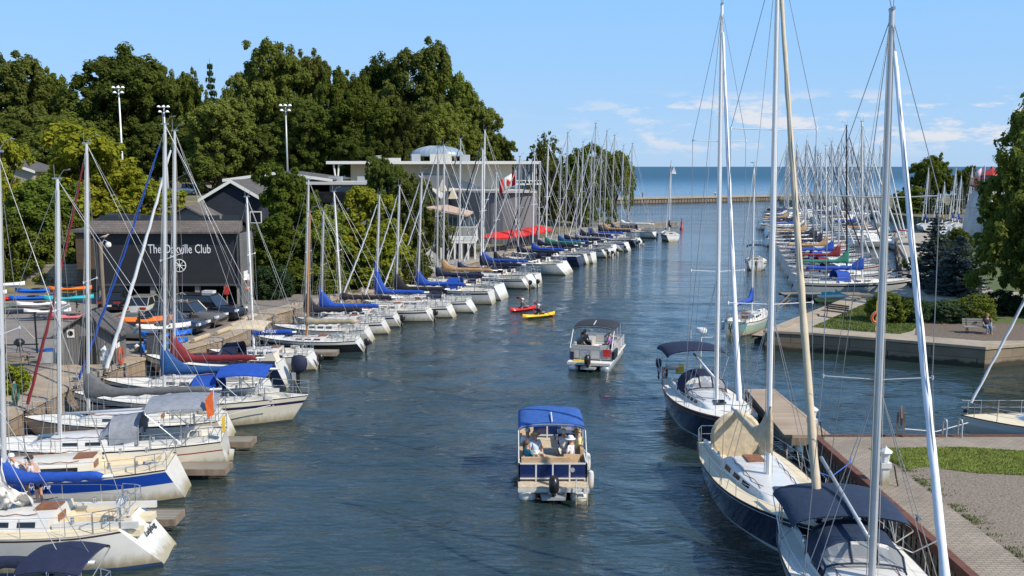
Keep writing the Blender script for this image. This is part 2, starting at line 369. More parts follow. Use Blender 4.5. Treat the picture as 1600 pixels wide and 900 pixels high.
        if jib:
            mb=MB(); pts=[];rs=[]
            for i in range(27):
                q=.04+.9*i/26; p=A.lerp(Bt,q); p.x+=-.10*math.sin(q*math.pi)+.015*math.sin(i*2.1); pts.append(p); rs.append(jibr*(1.1-.62*q)*(1+.10*math.sin(i*2.6)))
            mb.tube(pts,rs,10); j=mb.build('furled_headsail',jib,root,True)
            mb=MB(); mb.lathe([(.03,0),(.11,.02),(.11,.06),(.06,.09),(.11,.12),(.11,.15),(.03,.17)],(A.x-.02,0,A.z+.05),8); mb.build('furling_drum',black,root)
        # boom and sail cover
        if detail>1:
            for dx,dy in((.16,.10),(-.15,-.09),(.12,-.16)):
                mb=MB(); stay(mb,(XM+dx,dy,zm),mp_(zt-.4)+Vector((dx*.4,dy*.5,0)),.008); mb.build('halyard',rope_m,root)
        bl=boomlen or XM-.05*L; zbm=zm+.85+ (0 if cabh>.2 else .3)
        a=Vector((XM-.12,0,zbm)); e=Vector((XM-bl,0,zbm+.10+boomup)); mb=MB(); mb.tube([a,e],.055 if detail>0 else .07,8 if detail>1 else 5); mb.tube([e,mp_(zt)],wr*.8,3); mb.build('boom',mast,root,True)
        if cover:
            mb=MB(); rings=[]; K=15 if detail>0 else 7; s=len(label)
            for i in range(K+1):
                q=i/K; p=a.lerp(e,q*.93-.02); hh=(.17+covh*max(0,1-q/covp)**1.7+.10*(1-q))*(1+.05*math.sin(i*1.9+s)); w=(.15-.06*q)*(1+.12*math.sin(i*2.7+s))
                if i==K: hh*=.5;w*=.5
                x=p.x-(.10*hh if q<.2 else 0)*0; lo=.13*(1+.35*math.sin(i*2.3+s))
                rings.append([(x,w*.8,p.z-lo*.6),(x,w*1.1,p.z+hh*.25),(x,w*.65,p.z+hh*.75),(x,0,p.z+hh),(x,-w*.65,p.z+hh*.75),(x,-w*1.1,p.z+hh*.25),(x,-w*.8,p.z-lo*.6),(x,0,p.z-lo)])
            # front edge wraps the mast
            r0=[(XM+.11,y*.55,z) for (_,y,z) in rings[0]]
            mb.loft([r0]+rings,True,True,0); mb.build('sail_cover',cover,root,'all')
    # canvas
    b25,z25=hvert(.3,L,B,fb,bs)
    if dodger:
        mb=MB(); mw=MB(); wd=.30*B; x0=L*(ct0+.09); x1=L*(ct0-.015); zc=hvert(ct0,L,B,fb,bs)[1]
        def arch(x,w,zb_,zt_,n=10): return [(x,w*math.cos(math.pi*i/n)*1.0,zb_+(zt_-zb_)*math.sin(math.pi*i/n)**.55) for i in range(n+1)]
        ra=arch(x0+.35,wd*.95,zc+cabh*.6,zc+cabh+.12); rb=arch(x0,wd,zc+cabh*.3,zc+cabh+.62); rc=arch(x1,wd*1.03,zc+.1,zc+cabh+.72)
        mb.loft([rb,rc],False,False,0); mb.loft([[(p[0]+.0,p[1]*.985,p[2]-.03) for p in rb],[(p[0],p[1]*.985,p[2]-.03) for p in rc]],False,False,0)
        for i in (1,4,6,9): mb.tube([ra[i],rb[i]],.035,5)
        mb.tube(ra,.03,5); mb.tube(rb,.025,5); mb.tube(rc,.03,5)
        d=mb.build('dodger',dodger,root,True)
        mw.loft([[(p[0],p[1]*.98,p[2]) for p in ra[1:-1]],[(p[0],p[1]*.98,p[2]-.01) for p in rb[1:-1]]],False,False,0); mw.build('vinyl_window',clear,d)
    if bimini:
        bw=bimini[1] if len(bimini)>1 else .36*B; x0,x1=(bimini[2],bimini[3]) if len(bimini)>2 else (L*.05,L*.30)
        AH=.27*bw; zb_=z25+(bimini[4] if len(bimini)>4 else 1.75); mb=MB()
        for dz in(0,-.035):
            rows=[]
            for j in range(6):
                q=j/5; x=x0+(x1-x0)*q; rows.append([(x,bw*math.sin((i/12-.5)*math.pi*.98)*1.0,zb_+dz+AH*math.cos((i/12-.5)*math.pi*.95)**.8+.10*math.sin(q*math.pi)-.0) for i in range(13)])
            mb.loft(rows,False,False,0)
        b_=mb.build('bimini',bimini[0],root,'all')
        for q in(.02,.5,.98):
            x=x0+(x1-x0)*q; mf=MB(); xb=x0+(x1-x0)*.5
            pts=[(xb,-bw*1.0,z25+.1)]+[(x,bw*math.sin((i/12-.5)*math.pi*.98),zb_-.04+AH*math.cos((i/12-.5)*math.pi*.95)**.8+.10*math.sin(q*math.pi)) for i in range(13)]+[(xb,bw*1.0,z25+.1)]
            mf.tube(pts,.016,5); mf.build('bimini_frame',steel,root)
    if wheel:
        mb=MB(); x=L*.14; z=hvert(.14,L,B,fb,bs)[1]+.42; mb.tube([(x,.42*math.cos(q*math.pi/9),z+.42*math.sin(q*math.pi/9)) for q in range(19)],.02,5)
        for q in range(5): mb.tube([(x,0,z),(x,.42*math.cos(q*1.2566),z+.42*math.sin(q*1.2566))],.01,4)
        mb.build('steering_wheel',steel,root); mb=MB(); mb.box((x+.15,0,z-.35),(.16,.2,.95)); mb.lathe([(.1,0),(.1,.06),(.02,.1)],(x+.15,0,z+.12),8); mb.build('binnacle',white,root)
    if outboard is not None: outboard_motor(root,(-.12,outboard,.35),.8)
    if detail>0 and not dblend and rk<.3:
        mb=MB(); mb.box((-.03,0,.0),(.20,.05,1.0),tilt=-.15); mb.build('rudder',white if hull!=navyhull else navyhull,root)
    if fender:
        for t,sd in fender:
            b,zs=hvert(t,L,B,fb,bs); mb=MB(); x=t*L; y=sd*(b+.10)
            mb.lathe([(.02,-.33),(.09,-.29),(.115,-.2),(.115,.2),(.09,.29),(.02,.33)],(x,y,.62*zs),10); mb.tube([(x,y,.62*zs+.3),(x,sd*b*.97,zs+.55)],.01,4); mb.build('fender',white,root,True)
    return root
def outboard_motor(root,p,s=1,cm=None,rz=0,nm='outboard_motor'):
    M=Matrix.Rotation(rz,3,'Z'); mb=MB(); cm=cm or black
    def q(x,y,z): v=M@Vector((x*s,y*s,z*s)); return (p[0]+v.x,p[1]+v.y,p[2]+v.z)
    rings=[]
    for z,a,b,o in((.10,.10,.09,0),(.2,.24,.16,-.02),(.38,.27,.175,-.04),(.56,.25,.165,-.04),(.66,.16,.11,-.02)):
        rings.append([q(o+a*math.cos(i*math.pi/5),b*math.sin(i*math.pi/5),z) for i in range(10)])
    mb.loft(rings,True,True); o=mb.build(nm,cm,root,True)
    mb=MB(); mb.loft([[q(.05+a*math.cos(i*math.pi/4),b*math.sin(i*math.pi/4),z) for i in range(8)] for z,a,b in((.12,.10,.08),(-.3,.09,.05),(-.62,.10,.03))],True,True)
    mb.tube([q(-.15,0,-.5),q(.2,0,-.5)],.05*s,6); mb.build('leg',black,o)
    mb=MB(); mb.box(q(.12,0,.0),(.12*s,.22*s,.24*s),rz); mb.build('bracket',alud,o); return o
def to_mesh(o):
    dg=bpy.context.evaluated_depsgraph_get(); me=bpy.data.meshes.new_from_object(o.evaluated_get(dg)); return me
def text(body,size,mat_,parent,loc,rot,ext=.008,name='lettering',align='CENTER',shear=0,xs=1):
    c=bpy.data.curves.new(name,'FONT'); c.body=body; c.size=size; c.extrude=ext; c.align_x=align; c.align_y='CENTER'; c.shear=shear; c.resolution_u=2
    t=bpy.data.objects.new('tmp_text',c); COL.objects.link(t); me=to_mesh(t); bpy.data.objects.remove(t); bpy.data.curves.remove(c)
    me.name=name; me.materials.clear(); me.materials.append(mat_)
    for v in me.vertices: v.co.x*=xs
    o=bpy.data.objects.new(name,me); COL.objects.link(o); o.location=loc; o.rotation_euler=rot; o.parent=parent; return o
# ---------------------------------------------------------------- people
skin=mat('skin',(.50,.27,.18),.6,var=.05)
def skinmesh(name,V,E,rad,m,parent,root=0,sub=1):
    me=bpy.data.meshes.new(name); me.from_pydata(V,E,[]); o=bpy.data.objects.new(name,me); COL.objects.link(o)
    md=o.modifiers.new('s','SKIN'); md.use_smooth_shade=True
    sv=me.skin_vertices[0].data
    for i,r in enumerate(rad): sv[i].radius=(r,r); sv[i].use_root=(i==root)
    if sub: s=o.modifiers.new('u','SUBSURF'); s.levels=sub; s.render_levels=sub
    nm=to_mesh(o); nm.name=name; bpy.data.objects.remove(o); nm.materials.clear(); nm.materials.append(m)
    for p in nm.polygons: p.use_smooth=True
    q=bpy.data.objects.new(name,nm); COL.objects.link(q); q.parent=parent; return q
def person(label,loc,rz,pose='sit',shirt=whitec,pants=navyc,hair=(.08,.05,.03),hat=None,group=None,scale=1,armL=None,armR=None,lean=0,longhair=False,shorts=False,legs=True):
    root=thing('person',label,'person',loc,rz,group); root.scale=(scale,)*3
    st=pose=='stand'; pz=.93 if st else .10; L=lean
    pel=(0,0,pz); bel=(L*.3,0,pz+.17); che=(L*.75,0,pz+.36); nec=(L*1.05,0,pz+.52); hd0=(L*1.2+.01,0,pz+.60); hd=(L*1.3+.02,0,pz+.69); hd2=(L*1.35+.02,0,pz+.77)
    V=[pel,bel,che,nec,hd0,hd,hd2]; rd=[.145,.125,.14,.055,.075,.098,.075]; E=[(0,1),(1,2),(2,3),(3,4),(4,5),(5,6)]
    aL=armL or (((.06,.27,pz+.18),(.22,.2,pz+.06)) if not st else ((.03,.25,pz+.17),(.12,.24,pz-.06))); aR=armR or tuple((a[0],-a[1],a[2]) for a in aL)
    def arm(sh,el,ha):
        b=len(V); V.extend([sh,el,ha]); rd.extend([.056,.043,.032]); E.extend([(2,b),(b,b+1),(b+1,b+2)])
        d=(Vector(ha)-Vector(el)).normalized(); s=d.cross(Vector((0,0,1))); s=s.normalized() if s.length>.1 else Vector((0,1,0)); u=s.cross(d)
        pm=Vector(ha)+d*.07; V.append(tuple(pm)); rd.append(.030); pi=b+3; E.append((b+2,pi))
        for k in range(4):
            f=pm+s*(k-1.5)*.022+d*.035; g=f+d*(.042+.006*(k in(1,2)))-u*.012; i=len(V); V.extend([tuple(f),tuple(g)]); rd.extend([.0095,.008]); E.extend([(pi,i),(i,i+1)])
        f=Vector(ha)+s*.035+d*.03; g=f+s*.012+d*.035; i=len(V); V.extend([tuple(f),tuple(g)]); rd.extend([.011,.009]); E.extend([(b+2,i),(i,i+1)])
    shz=pz+.46; arm((L*.95,.185,shz),*aL); arm((L*.95,-.185,shz),*aR)
    leg=[]
    for sd in(-1,1):
        if st: pts=[(0,sd*.09,pz-.06),(.03,sd*.10,.5),(0,sd*.10,.08),(.15,sd*.11,.035)]
        else: pts=[(.05,sd*.10,pz-.01),(.46,sd*.13,pz+.02),(.50,sd*.13,pz-.38),(.64,sd*.14,pz-.43)]
        leg.append(pts); b=len(V); V+=pts; rd+=[.088,.058,.04,.036]; E+=[(0,b),(b,b+1),(b+1,b+2),(b+2,b+3)]
    body=skinmesh('body',V,E,rd,skin,root)
    SV=[(0,0,pz+.02),bel,che,(nec[0],0,pz+.49)]; SR=[.158,.142,.156,.075]; SE=[(0,1),(1,2),(2,3)]
    for sd,a in((1,aL),(-1,aR)):
        sh=Vector((L*.95,sd*.185,shz)); el=Vector(a[0]); b=len(SV); SV+=[tuple(sh),tuple(sh.lerp(el,.8))]; SR+=[.07,.058]; SE+=[(2,b),(b,b+1)]
    skinmesh('shirt',SV,SE,SR,shirt,root)
    SV=[(0,0,pz+.03)]; SR=[.152]; SE=[]
    for pts in leg:
        b=len(SV); e=pts[1] if not shorts else tuple(Vector(pts[0]).lerp(Vector(pts[1]),.85)); SV+=[pts[0],e]; SR+=[.102,.075]; SE+=[(0,b),(b,b+1)]
        if not shorts: SV+=[pts[2]]; SR+=[.055]; SE+=[(b+1,b+2)]
    skinmesh('trousers' if not shorts else 'shorts',SV,SE,SR,pants,root)
    hm=mat('hair_%02d%02d%02d'%tuple(int(c*99) for c in hair),hair,.7,var=.2,scale=30)
    mb=MB(); c=Vector(hd)+Vector((-.022,0,.028)); rings=[]
    for k in range(7):
        a=-.5+k*.33 if not longhair else -1.25+k*.45; rr=max(.012,math.cos(min(a,1.5)))*.106; rings.append([c+Vector((rr*math.cos(q*math.pi/5)*1.05-.012*(a<0),rr*math.sin(q*math.pi/5),.115*math.sin(a))) for q in range(10)])
    if not hat or longhair: mb.loft(rings,True,True); mb.build('hair',hm,root,'all')
    for s in(-1,1):
        mb=MB(); mb.lathe([(.004,-.006),(.012,0),(.004,.006)],(hd[0]+.093,s*.034,hd[2]-.005),6,axis='X'); mb.build('eye',black,body)
    mb=MB(); mb.tube([(hd[0]+.085,0,hd[2]),(hd[0]+.118,0,hd[2]-.035),(hd[0]+.09,0,hd[2]-.045)],[.008,.015,.008],5); mb.build('nose',skin,body,True)
    mb=MB(); mb.box((hd[0]+.085,0,hd[2]-.065),(.012,.045,.009)); mb.build('mouth',mat('lips',(.35,.10,.08),.6),body)
    if hat:
        mb=MB(); z=hd[2]+.045; hx_,=(hd[0],)
        if hat[0]=='brim': mb.lathe([(.19,-.012),(.20,.0),(.115,.012),(.112,.08),(.09,.115),(.02,.125)],(hx_,0,z),14)
        else:
            mb.lathe([(.113,-.01),(.115,.03),(.09,.085),(.02,.11)],(hx_,0,z),12); mb.box((hx_+.14,0,z),(.13,.14,.012))
        mb.build('hat',hat[1],root,True)
    return root
# ---------------------------------------------------------------- water
def sm(a,b,x): 
    t=np.clip((x-a)/(b-a),0,1); return t*t*(3-2*t)
def axis(lo,hi,st,a,b):
    c=list(np.arange(lo,hi,st)); L_=[];s=st;x=lo
    while x>a: s*=1.35; x-=s; L_.append(x)
    H_=[];s=st;x=c[-1]
    while x<b: s*=1.35; x+=s; H_.append(x)
    return np.array(L_[::-1]+c+H_)
xs=axis(-22,36,.26,-16000,16000); ys=axis(20,88,.26,8,30000)
GX,GY=np.meshgrid(xs,ys); H=np.zeros_like(GX)
rng=np.random.RandomState(3)
for k in range(26):
    th=rng.uniform(-1.0,1.0)+1.45; wl=rng.uniform(.9,4.5); H+=.0032*wl**.8*np.sin((GX*np.cos(th)+GY*np.sin(th))*6.283/wl+rng.uniform(0,6.28))
fade=sm(-22,-18,GX)*sm(36,32,GX)*sm(20,22,GY)*sm(88,78,GY); H*=fade
for (wx,wy,hd,ln,st) in((1.6,35.5,R(0),16,1.0),(5.2,57.5,R(14),20,1.0)):
    dx=(GX-wx)*math.cos(hd)-(GY-wy)*math.sin(hd); dy=-((GX-wx)*math.sin(hd)+(GY-wy)*math.cos(hd))
    for sd in(-1,1):
        a=sd*dx-1.2-dy*.42
        H+=fade*st*.05*np.exp(-(a/.55)**2)*np.cos(a*4.2)*sm(-1,1.5,dy)*np.exp(-np.clip(dy,0,99)/ln)
    H+=fade*.03*np.exp(-(dx/1.3)**2)*sm(2.5,5,dy)*np.exp(-np.clip(dy,0,99)/10)*np.sin(dy*3.1+dx*1.5)
nx,ny=len(xs),len(ys)
def gridmesh(name,X_,Y_,Z_,m,smooth=True):
    me=bpy.data.meshes.new(name); ny,nx=X_.shape; v=np.stack([X_,Y_,Z_],-1).reshape(-1,3)
    i=np.arange(ny*nx).reshape(ny,nx); q=np.stack([i[:-1,:-1],i[:-1,1:],i[1:,1:],i[1:,:-1]],-1).reshape(-1,4)
    me.vertices.add(len(v)); me.vertices.foreach_set('co',v.ravel()); me.loops.add(q.size); me.loops.foreach_set('vertex_index',q.ravel())
    me.polygons.add(len(q)); me.polygons.foreach_set('loop_start',np.arange(0,q.size,4)); me.polygons.foreach_set('use_smooth',np.full(len(q),smooth)); me.update(calc_edges=True); me.validate()
    me.materials.append(m); o=bpy.data.objects.new(name,me); COL.objects.link(o); return o
wm=bpy.data.materials.new('harbour_water'); wm.use_nodes=True; t=wm.node_tree; b=t.nodes['Principled BSDF']; g=t.nodes.new('ShaderNodeNewGeometry')
sx=t.nodes.new('ShaderNodeSeparateXYZ'); t.links.new(g.outputs['Position'],sx.inputs[0])
def MR(v,a,b_,c=0,d=1):
    n=t.nodes.new('ShaderNodeMapRange'); n.interpolation_type='SMOOTHSTEP'
    for i,x in enumerate((a,b_,c,d)): n.inputs[i+1].default_value=x
    t.links.new(v,n.inputs[0]); return n.outputs[0]
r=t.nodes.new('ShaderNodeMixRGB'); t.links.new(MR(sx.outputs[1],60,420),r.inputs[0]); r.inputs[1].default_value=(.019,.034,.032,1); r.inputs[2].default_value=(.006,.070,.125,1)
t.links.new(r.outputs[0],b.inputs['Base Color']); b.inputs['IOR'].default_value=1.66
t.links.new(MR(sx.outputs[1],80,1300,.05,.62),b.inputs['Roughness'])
def nzz(sc,stx,sty,det=3):
    m_=t.nodes.new('ShaderNodeMapping'); m_.inputs['Scale'].default_value=(stx,sty,1); t.links.new(g.outputs['Position'],m_.inputs[0])
    n=t.nodes.new('ShaderNodeTexNoise'); n.inputs['Scale'].default_value=sc; n.inputs['Detail'].default_value=det; n.inputs['Distortion'].default_value=.4; t.links.new(m_.outputs[0],n.inputs['Vector']); return n.outputs[0]
n1=nzz(3.2,.5,1.3,4); n2=nzz(.75,.6,1.0,2); n3=nzz(.10,.5,1,3)
a=t.nodes.new('ShaderNodeMath'); a.operation='MULTIPLY_ADD'; t.links.new(n2,a.inputs[0]); a.inputs[1].default_value=1.6; t.links.new(n1,a.inputs[2])
n4=nzz(.27,.45,1.2,2); a2=t.nodes.new('ShaderNodeMath'); a2.operation='MULTIPLY_ADD'; t.links.new(n4,a2.inputs[0]); a2.inputs[1].default_value=4.0; t.links.new(a.outputs[0],a2.inputs[2])
bp=t.nodes.new('ShaderNodeBump'); bp.inputs['Distance'].default_value=.10; t.links.new(a2.outputs[0],bp.inputs['Height'])
t.links.new(MR(n3,.38,.62,.45,1.0),bp.inputs['Strength']); t.links.new(bp.outputs[0],b.inputs['Normal'])
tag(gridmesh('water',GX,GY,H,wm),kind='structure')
# ---------------------------------------------------------------- left bank
BY=[5,28,34,38,44,49,52.5,56,59,62,66.5,70,78,87,100,122,153,178,186,192]; BX=[-23,-22.5,-21.8,-21.2,-21.2,-20.8,-19.2,-17.8,-17.2,-17.3,-17,-15.6,-11.8,-9.2,-5,2.5,13,21,22,14]
bank=lambda y: float(np.interp(y,BY,BX))
SY=[20,28,33.5,36.5,43,52,61.6,70,75.4,85,97,116.5,135,152,165]; SX=[-10.5,-10.7,-12,-11.7,-10.6,-9.9,-9.1,-8.0,-3.6,0,4,10.5,17.7,23.4,27]
stern_x=lambda y: float(np.interp(y,SY,SX))
def hillh(x,y):
    d=np.interp(y,BY,BX)-x
    return 1.5+6.0*sm(86,132,y)*sm(8,34,d)+2.2*sm(76,84,y)*sm(26,34,d)*(1-sm(86,132,y))
gy=np.concatenate([np.arange(5,60,3.),np.arange(60,190,1.5),[192]]); gd=np.concatenate([[0,.6,1.2,2,3,4.5,6,8,10,12,15],np.arange(18,90,4),np.arange(90,400,30)])
D_,Y_=np.meshgrid(gd,gy); X_=np.interp(Y_,BY,BX)-D_; Z_=hillh(X_,Y_)
rng=np.random.RandomState(1); Z_+=(rng.rand(*Z_.shape)-.5)*.12*(Z_>1.6)
grass=mat('park_grass',(.055,.085,.015),.95,var=.35,scale=.9,bump=.6,bscale=25,col2=(.10,.10,.03)); 
tag(gridmesh('left_bank_ground',X_,Y_,Z_,mat('dry_grass_ground',(.10,.10,.045),.95,var=.3,scale=.3,bump=.4,bscale=8,col2=(.24,.20,.10))),kind='structure')
xs2=np.linspace(-420,16,60); ys2=np.linspace(190,330,12); A,B_=np.meshgrid(xs2,ys2)
tag(gridmesh('park_hill',A,B_,1.3+6.2*sm(12,-22,A),grass),kind='structure')
def ribbon(name,d0,d1,y0,y1,z,m,step=1.):
    ysr=np.arange(y0,y1+.01,step); mb=MB(); 
    mb.loft([[(bank(y)-d0,y,z),(bank(y)-d1,y,z)] for y in ysr],False,False,0); return tag(mb.build(name,m),kind='structure')
conc=mat('tan_concrete',(.34,.27,.19),.9,var=.2,scale=1.2,bump=.3,bscale=30); concd=mat('grey_concrete',(.27,.25,.22),.9,var=.2,scale=1.5,bump=.3,bscale=20)
ribbon('quay_path',0.0,3.4,5,50,1.52,conc); ribbon('quay_path',0.0,1.7,50,76,1.52,conc)
ribbon('parking_lot',1.7,36,50,76,1.513,mat('parking_asphalt',(.20,.175,.15),.92,var=.18,scale=.6,bump=.3,bscale=40)); ribbon('parking_lot',3.4,36,46.5,50,1.515,mat('parking_asphalt',(.20,.175,.15),.92,var=.18,scale=.6,bump=.3,bscale=40))
ribbon('quay_lawn',3.4,16,24,45.5,1.525,mat('green_lawn',(.07,.11,.02),.95,var=.3,scale=1.5,bump=.6,bscale=30),1)
ribbon('clubhouse_walk',0,3.2,84,180,1.53,concd)
def quaywall(name,label,pts,z0,z1,m,capm,th=.6,cap=.14,capo=.10):
    r=thing(name,label,'wall'); n=len(pts); mb=MB(); mc=MB(); nrm=[]
    for i in range(n):
        a=Vector(pts[max(0,i-1)]); b=Vector(pts[min(n-1,i+1)]); d=(b-a).normalized(); nrm.append(Vector((d.y,-d.x)))
    rings=[[(p[0]+q.x*.02,p[1]+q.y*.02,z0),(p[0]+q.x*.02,p[1]+q.y*.02,z1-.003),(p[0]-q.x*th,p[1]-q.y*th,z1-.003),(p[0]-q.x*th,p[1]-q.y*th,z0)] for p,q in zip(pts,nrm)]
    mb.loft(rings,True,True,0); mb.build('wall_face',m,r)
    rings=[[(p[0]+q.x*capo,p[1]+q.y*capo,z1),(p[0]+q.x*capo,p[1]+q.y*capo,z1+cap),(p[0]-q.x*th*.8,p[1]-q.y*th*.8,z1+cap),(p[0]-q.x*th*.8,p[1]-q.y*th*.8,z1)] for p,q in zip(pts,nrm)]
    mc.loft(rings,True,True,0); mc.build('coping',capm,r); return r
blockw=brick('quay_blocks',(.33,.25,.17),(.27,.20,.13),(.06,.05,.04),1.3,.42,vert=True,stain=(.3,(.045,.04,.025))); 
quaywall('quay_wall','tan block quay wall along the left bank behind the moored bows',[(bank(y),y) for y in list(np.arange(8,178,2.))],-.8,1.42,blockw,conc)
# retaining wall at the back of the kayak lot
stone=brick('retaining_blocks',(.34,.28,.21),(.27,.23,.18),(.08,.07,.06),.9,.3,vert=True)
quaywall('retaining_wall','curved pale block retaining wall behind the kayak racks',[(-80,78),(-60,78.5),(-46,79.5),(-38,80.5),(-34.5,82),(-33.5,84)],1.4,3.4,stone,concd,.5,.12,.04)
# ---------------------------------------------------------------- right promenade
z=1.2
mb=MB(); mb.prism([(12.1,8),(60,8),(60,36.3),(12.1,36.3)],-.8,1.2)
gravel=mat('pale_gravel',(.16,.125,.09),.95,var=.45,scale=16,bump=1.0,bscale=45,col2=(.36,.295,.22))
tag(mb.build('right_promenade_ground',gravel),kind='structure')
pav=brick('grey_pavers',(.36,.30,.225),(.29,.24,.18),(.13,.11,.085),.26,.13,ms=.010,bump=.5)
mb=MB(); 
poly=[(12.3,9),(14.3,9),(14.05,24),(13.95,30),(13.75,34.75),(17.5,34.9),(20.5,34.2),(23,32.2),(40,27),(40,36.2),(12.3,36.2)]
mb.add([(a,b,1.204) for a,b in poly],[tuple(range(len(poly)))]); tag(mb.build('paved_path',pav),kind='structure')
mb=MB(); rr=random.Random(4)
g0=[(13.6,34.75),(17.5,34.9),(20.5,34.2),(23,32.4),(26,31)]; g1=[(13.8,33.2),(15,32.3),(17,32.0),(19,31.6),(22,31.2)]
poly=[(13.78,34.72),(17.5,34.87),(20.5,34.17),(23,32.17),(34,28.6),(34,28.0),(24,30.3),(20,31.3),(16.5,31.8),(15,32.5),(14.2,32.2),(14.0,33)]
mb.add([(a,b,1.208) for a,b in poly],[tuple(range(len(poly)))]); tag(mb.build('grass_strip',mat('strip_grass_soil',(.16,.19,.05),.95,var=.3,scale=3)),kind='structure')
# grass blades
def blades(name,pts,h,m,w=.03):
    V=[];Fc=[]
    for (x,y,z0) in pts:
        a=rr.uniform(0,6.28); hh=h*rr.uniform(.5,1.2); dx=math.cos(a)*w; dy=math.sin(a)*w; l=rr.uniform(-.05,.05); k=len(V)
        dx*=.6;dy*=.6; V+=[(x-dx,y-dy,z0),(x+dx,y+dy,z0),(x+l,y+l,z0+hh)]; Fc.append((k,k+1,k+2))
    mb=MB(); mb.add(V,Fc); return tag(mb.build(name,m),kind='stuff')
def inpoly(x,y,p):
    c=False;j=len(p)-1
    for i in range(len(p)):
        if (p[i][1]>y)!=(p[j][1]>y) and x<(p[j][0]-p[i][0])*(y-p[i][1])/(p[j][1]-p[i][1])+p[i][0]: c=not c
        j=i
    return c
pts=[]
while len(pts)<60000:
    x=rr.uniform(13.7,28); y=rr.uniform(28,34.9)
    if inpoly(x,y,poly): pts.append((x,y,1.205))
tag(blades('grass',pts,.055,mat('grass_blades',(.22,.26,.045),.8,var=.3,scale=2)),'bright green grass tufts in a crescent beside the paved path','grass')
pts=[]
for i in range(3800):
    y=rr.triangular(14,34,33); x=13.95+.012*(34-y)+abs(rr.gauss(0,.22))+.6*(rr.random()<.15)*rr.random(); 
    if math.sin(y*2.1)+math.sin(y*5.3+1)+math.sin(y*13)>-1+2.2*rr.random(): pts.append((x,y,1.2))
tag(blades('weeds',pts,.07,mat('weed_blades',(.13,.15,.04),.8,var=.3,scale=2)),'thin yellow green weeds growing between pavers and gravel','weeds')
rust=mat('rusty_steel',(.13,.05,.03),.8,var=.35,scale=3,bump=.4,bscale=25)
def sheetwall(name,label,x0,y0,x1_,y1,zt,cw=.25):
    r=thing(name,label,'wall'); mb=MB(); L_=math.hypot(x1_-x0,y1-y0); n=int(L_/.35); d=Vector((x1_-x0,y1-y0,0))/L_; q=Vector((d.y,-d.x,0)); rows=[]
    for i in range(n*4+1):
        s=i*.35/4; o=(0,.0,.14,.14)[i%4]; p=Vector((x0,y0,0))+d*s+q*o; rows.append([(p.x,p.y,-.8),(p.x,p.y,zt-.3)])
    mb.loft(rows,False,False,0); mb.build('sheet_piling',rust,r)
    mb=MB(); c=(Vector((x0,y0,0))+Vector((x1_,y1,0)))/2; ang=math.atan2(d.y,d.x); mb.box((c.x+q.x*.02,c.y+q.y*.02,zt-.14),(L_,cw,.30),ang); mb.build('cap_beam',rust,r); return r
sheetwall('steel_quay_edge','rusty steel sheet pile edge beside the paved path on the right',12.1,9,12.1,36.0,1.36)
sheetwall('steel_quay_edge','rusty steel edge between the top of the paved path and the pond',12.5,36.4,44,36.4,1.24,.14)
# wooden dock
dk=brick('dock_planks',(.46,.36,.25),(.38,.29,.20),(.05,.04,.03),3.2,.15,ms=.012,off=0)
dkg=brick('grey_dock_planks',(.33,.29,.23),(.26,.23,.18),(.05,.045,.04),2.6,.14,ms=.012,off=0)
woodp=mat('weathered_post',(.20,.155,.11),.9,var=.3,scale=3,stretch=(1,1,.2))
def dock(label,pts,zt,m,group=None,name='wooden_dock'):
    r=thing(name,label,'dock',(0,0,0),0,group); mb=MB(); mb.prism(pts,zt-.12,zt); mb.build('planking',m,r)
    n=len(pts)
    for i in range(n):
        a=Vector(pts[i]).to_3d();b=Vector(pts[(i+1)%n]).to_3d(); d=b-a; mb=MB(); q=Vector((d.y,-d.x,0)).normalized(); c=(a+b)/2+q*.03
        mb.box((c.x,c.y,zt-.26),(d.length,.05,.32),math.atan2(d.y,d.x)); mb.build('fascia',woodp,r)
        if zt>.9:
            for f in(.05,.5,.95): mb=MB(); p=a.lerp(b,f)-q*.15; mb.tube([(p.x,p.y,-.8),(p.x,p.y,zt-.13)],.11,8); mb.build('pile',woodp,r)
    return r
dock('tan plank dock between the navy hulled yachts and the pond',[(11.1,36.7),(13.0,36.7),(12.9,44.6),(11.5,44.6)],1.15,dk)
# ---------------------------------------------------------------- island quay on the right
isl=[(16.7,60.2),(19.5,59.4),(23,57.6),(28.3,54.6),(31.2,55.6),(75,58),(75,138),(67,152),(62,152),(47.6,112),(41.5,96),(36.5,84.5),(30.5,77.3),(28.4,76.6)]
mb=MB(); mb.prism(isl,-.8,1.2); tag(mb.build('island_ground',mat('island_concrete',(.34,.29,.22),.9,var=.2,scale=.4,bump=.25,bscale=12)),kind='structure')
iw=brick('island_wall_blocks',(.26,.20,.13),(.22,.165,.105),(.05,.04,.03),1.9,.55,vert=True,stain=(.25,(.04,.035,.02)))
def wallrun(name,label,pts,m,cp,zt=1.2):
    r=thing(name,label,'wall'); mb=MB(); mc=MB()
    for i in range(len(pts)-1):
        a=Vector(pts[i]).to_3d();b=Vector(pts[i+1]).to_3d();d=b-a;q=Vector((d.y,-d.x,0)).normalized();c=(a+b)/2
        mb.box((c.x+q.x*.03,c.y+q.y*.03,zt/2-.46),(d.length+.06,.10,zt+.72),math.atan2(d.y,d.x)); c2=c-q*.30
        mc.box((c2.x,c2.y,zt+.03),(d.length+.1+.02*i,.90,.14+.006*i),math.atan2(d.y,d.x))
    mb.build('wall_face',m,r); mc.build('coping',cp,r); return r
wallrun('island_quay_wall','brown block quay wall across the pond from the paved path',[(28.4,76.6),(16.7,60.2),(19.5,59.4),(23,57.6),(28.3,54.6),(31.2,55.6),(75,58)],iw,conc)
lawn=mat('island_lawn_soil',(.09,.12,.03),.95,var=.35,scale=1.2,bump=.6,bscale=22,col2=(.10,.125,.03))
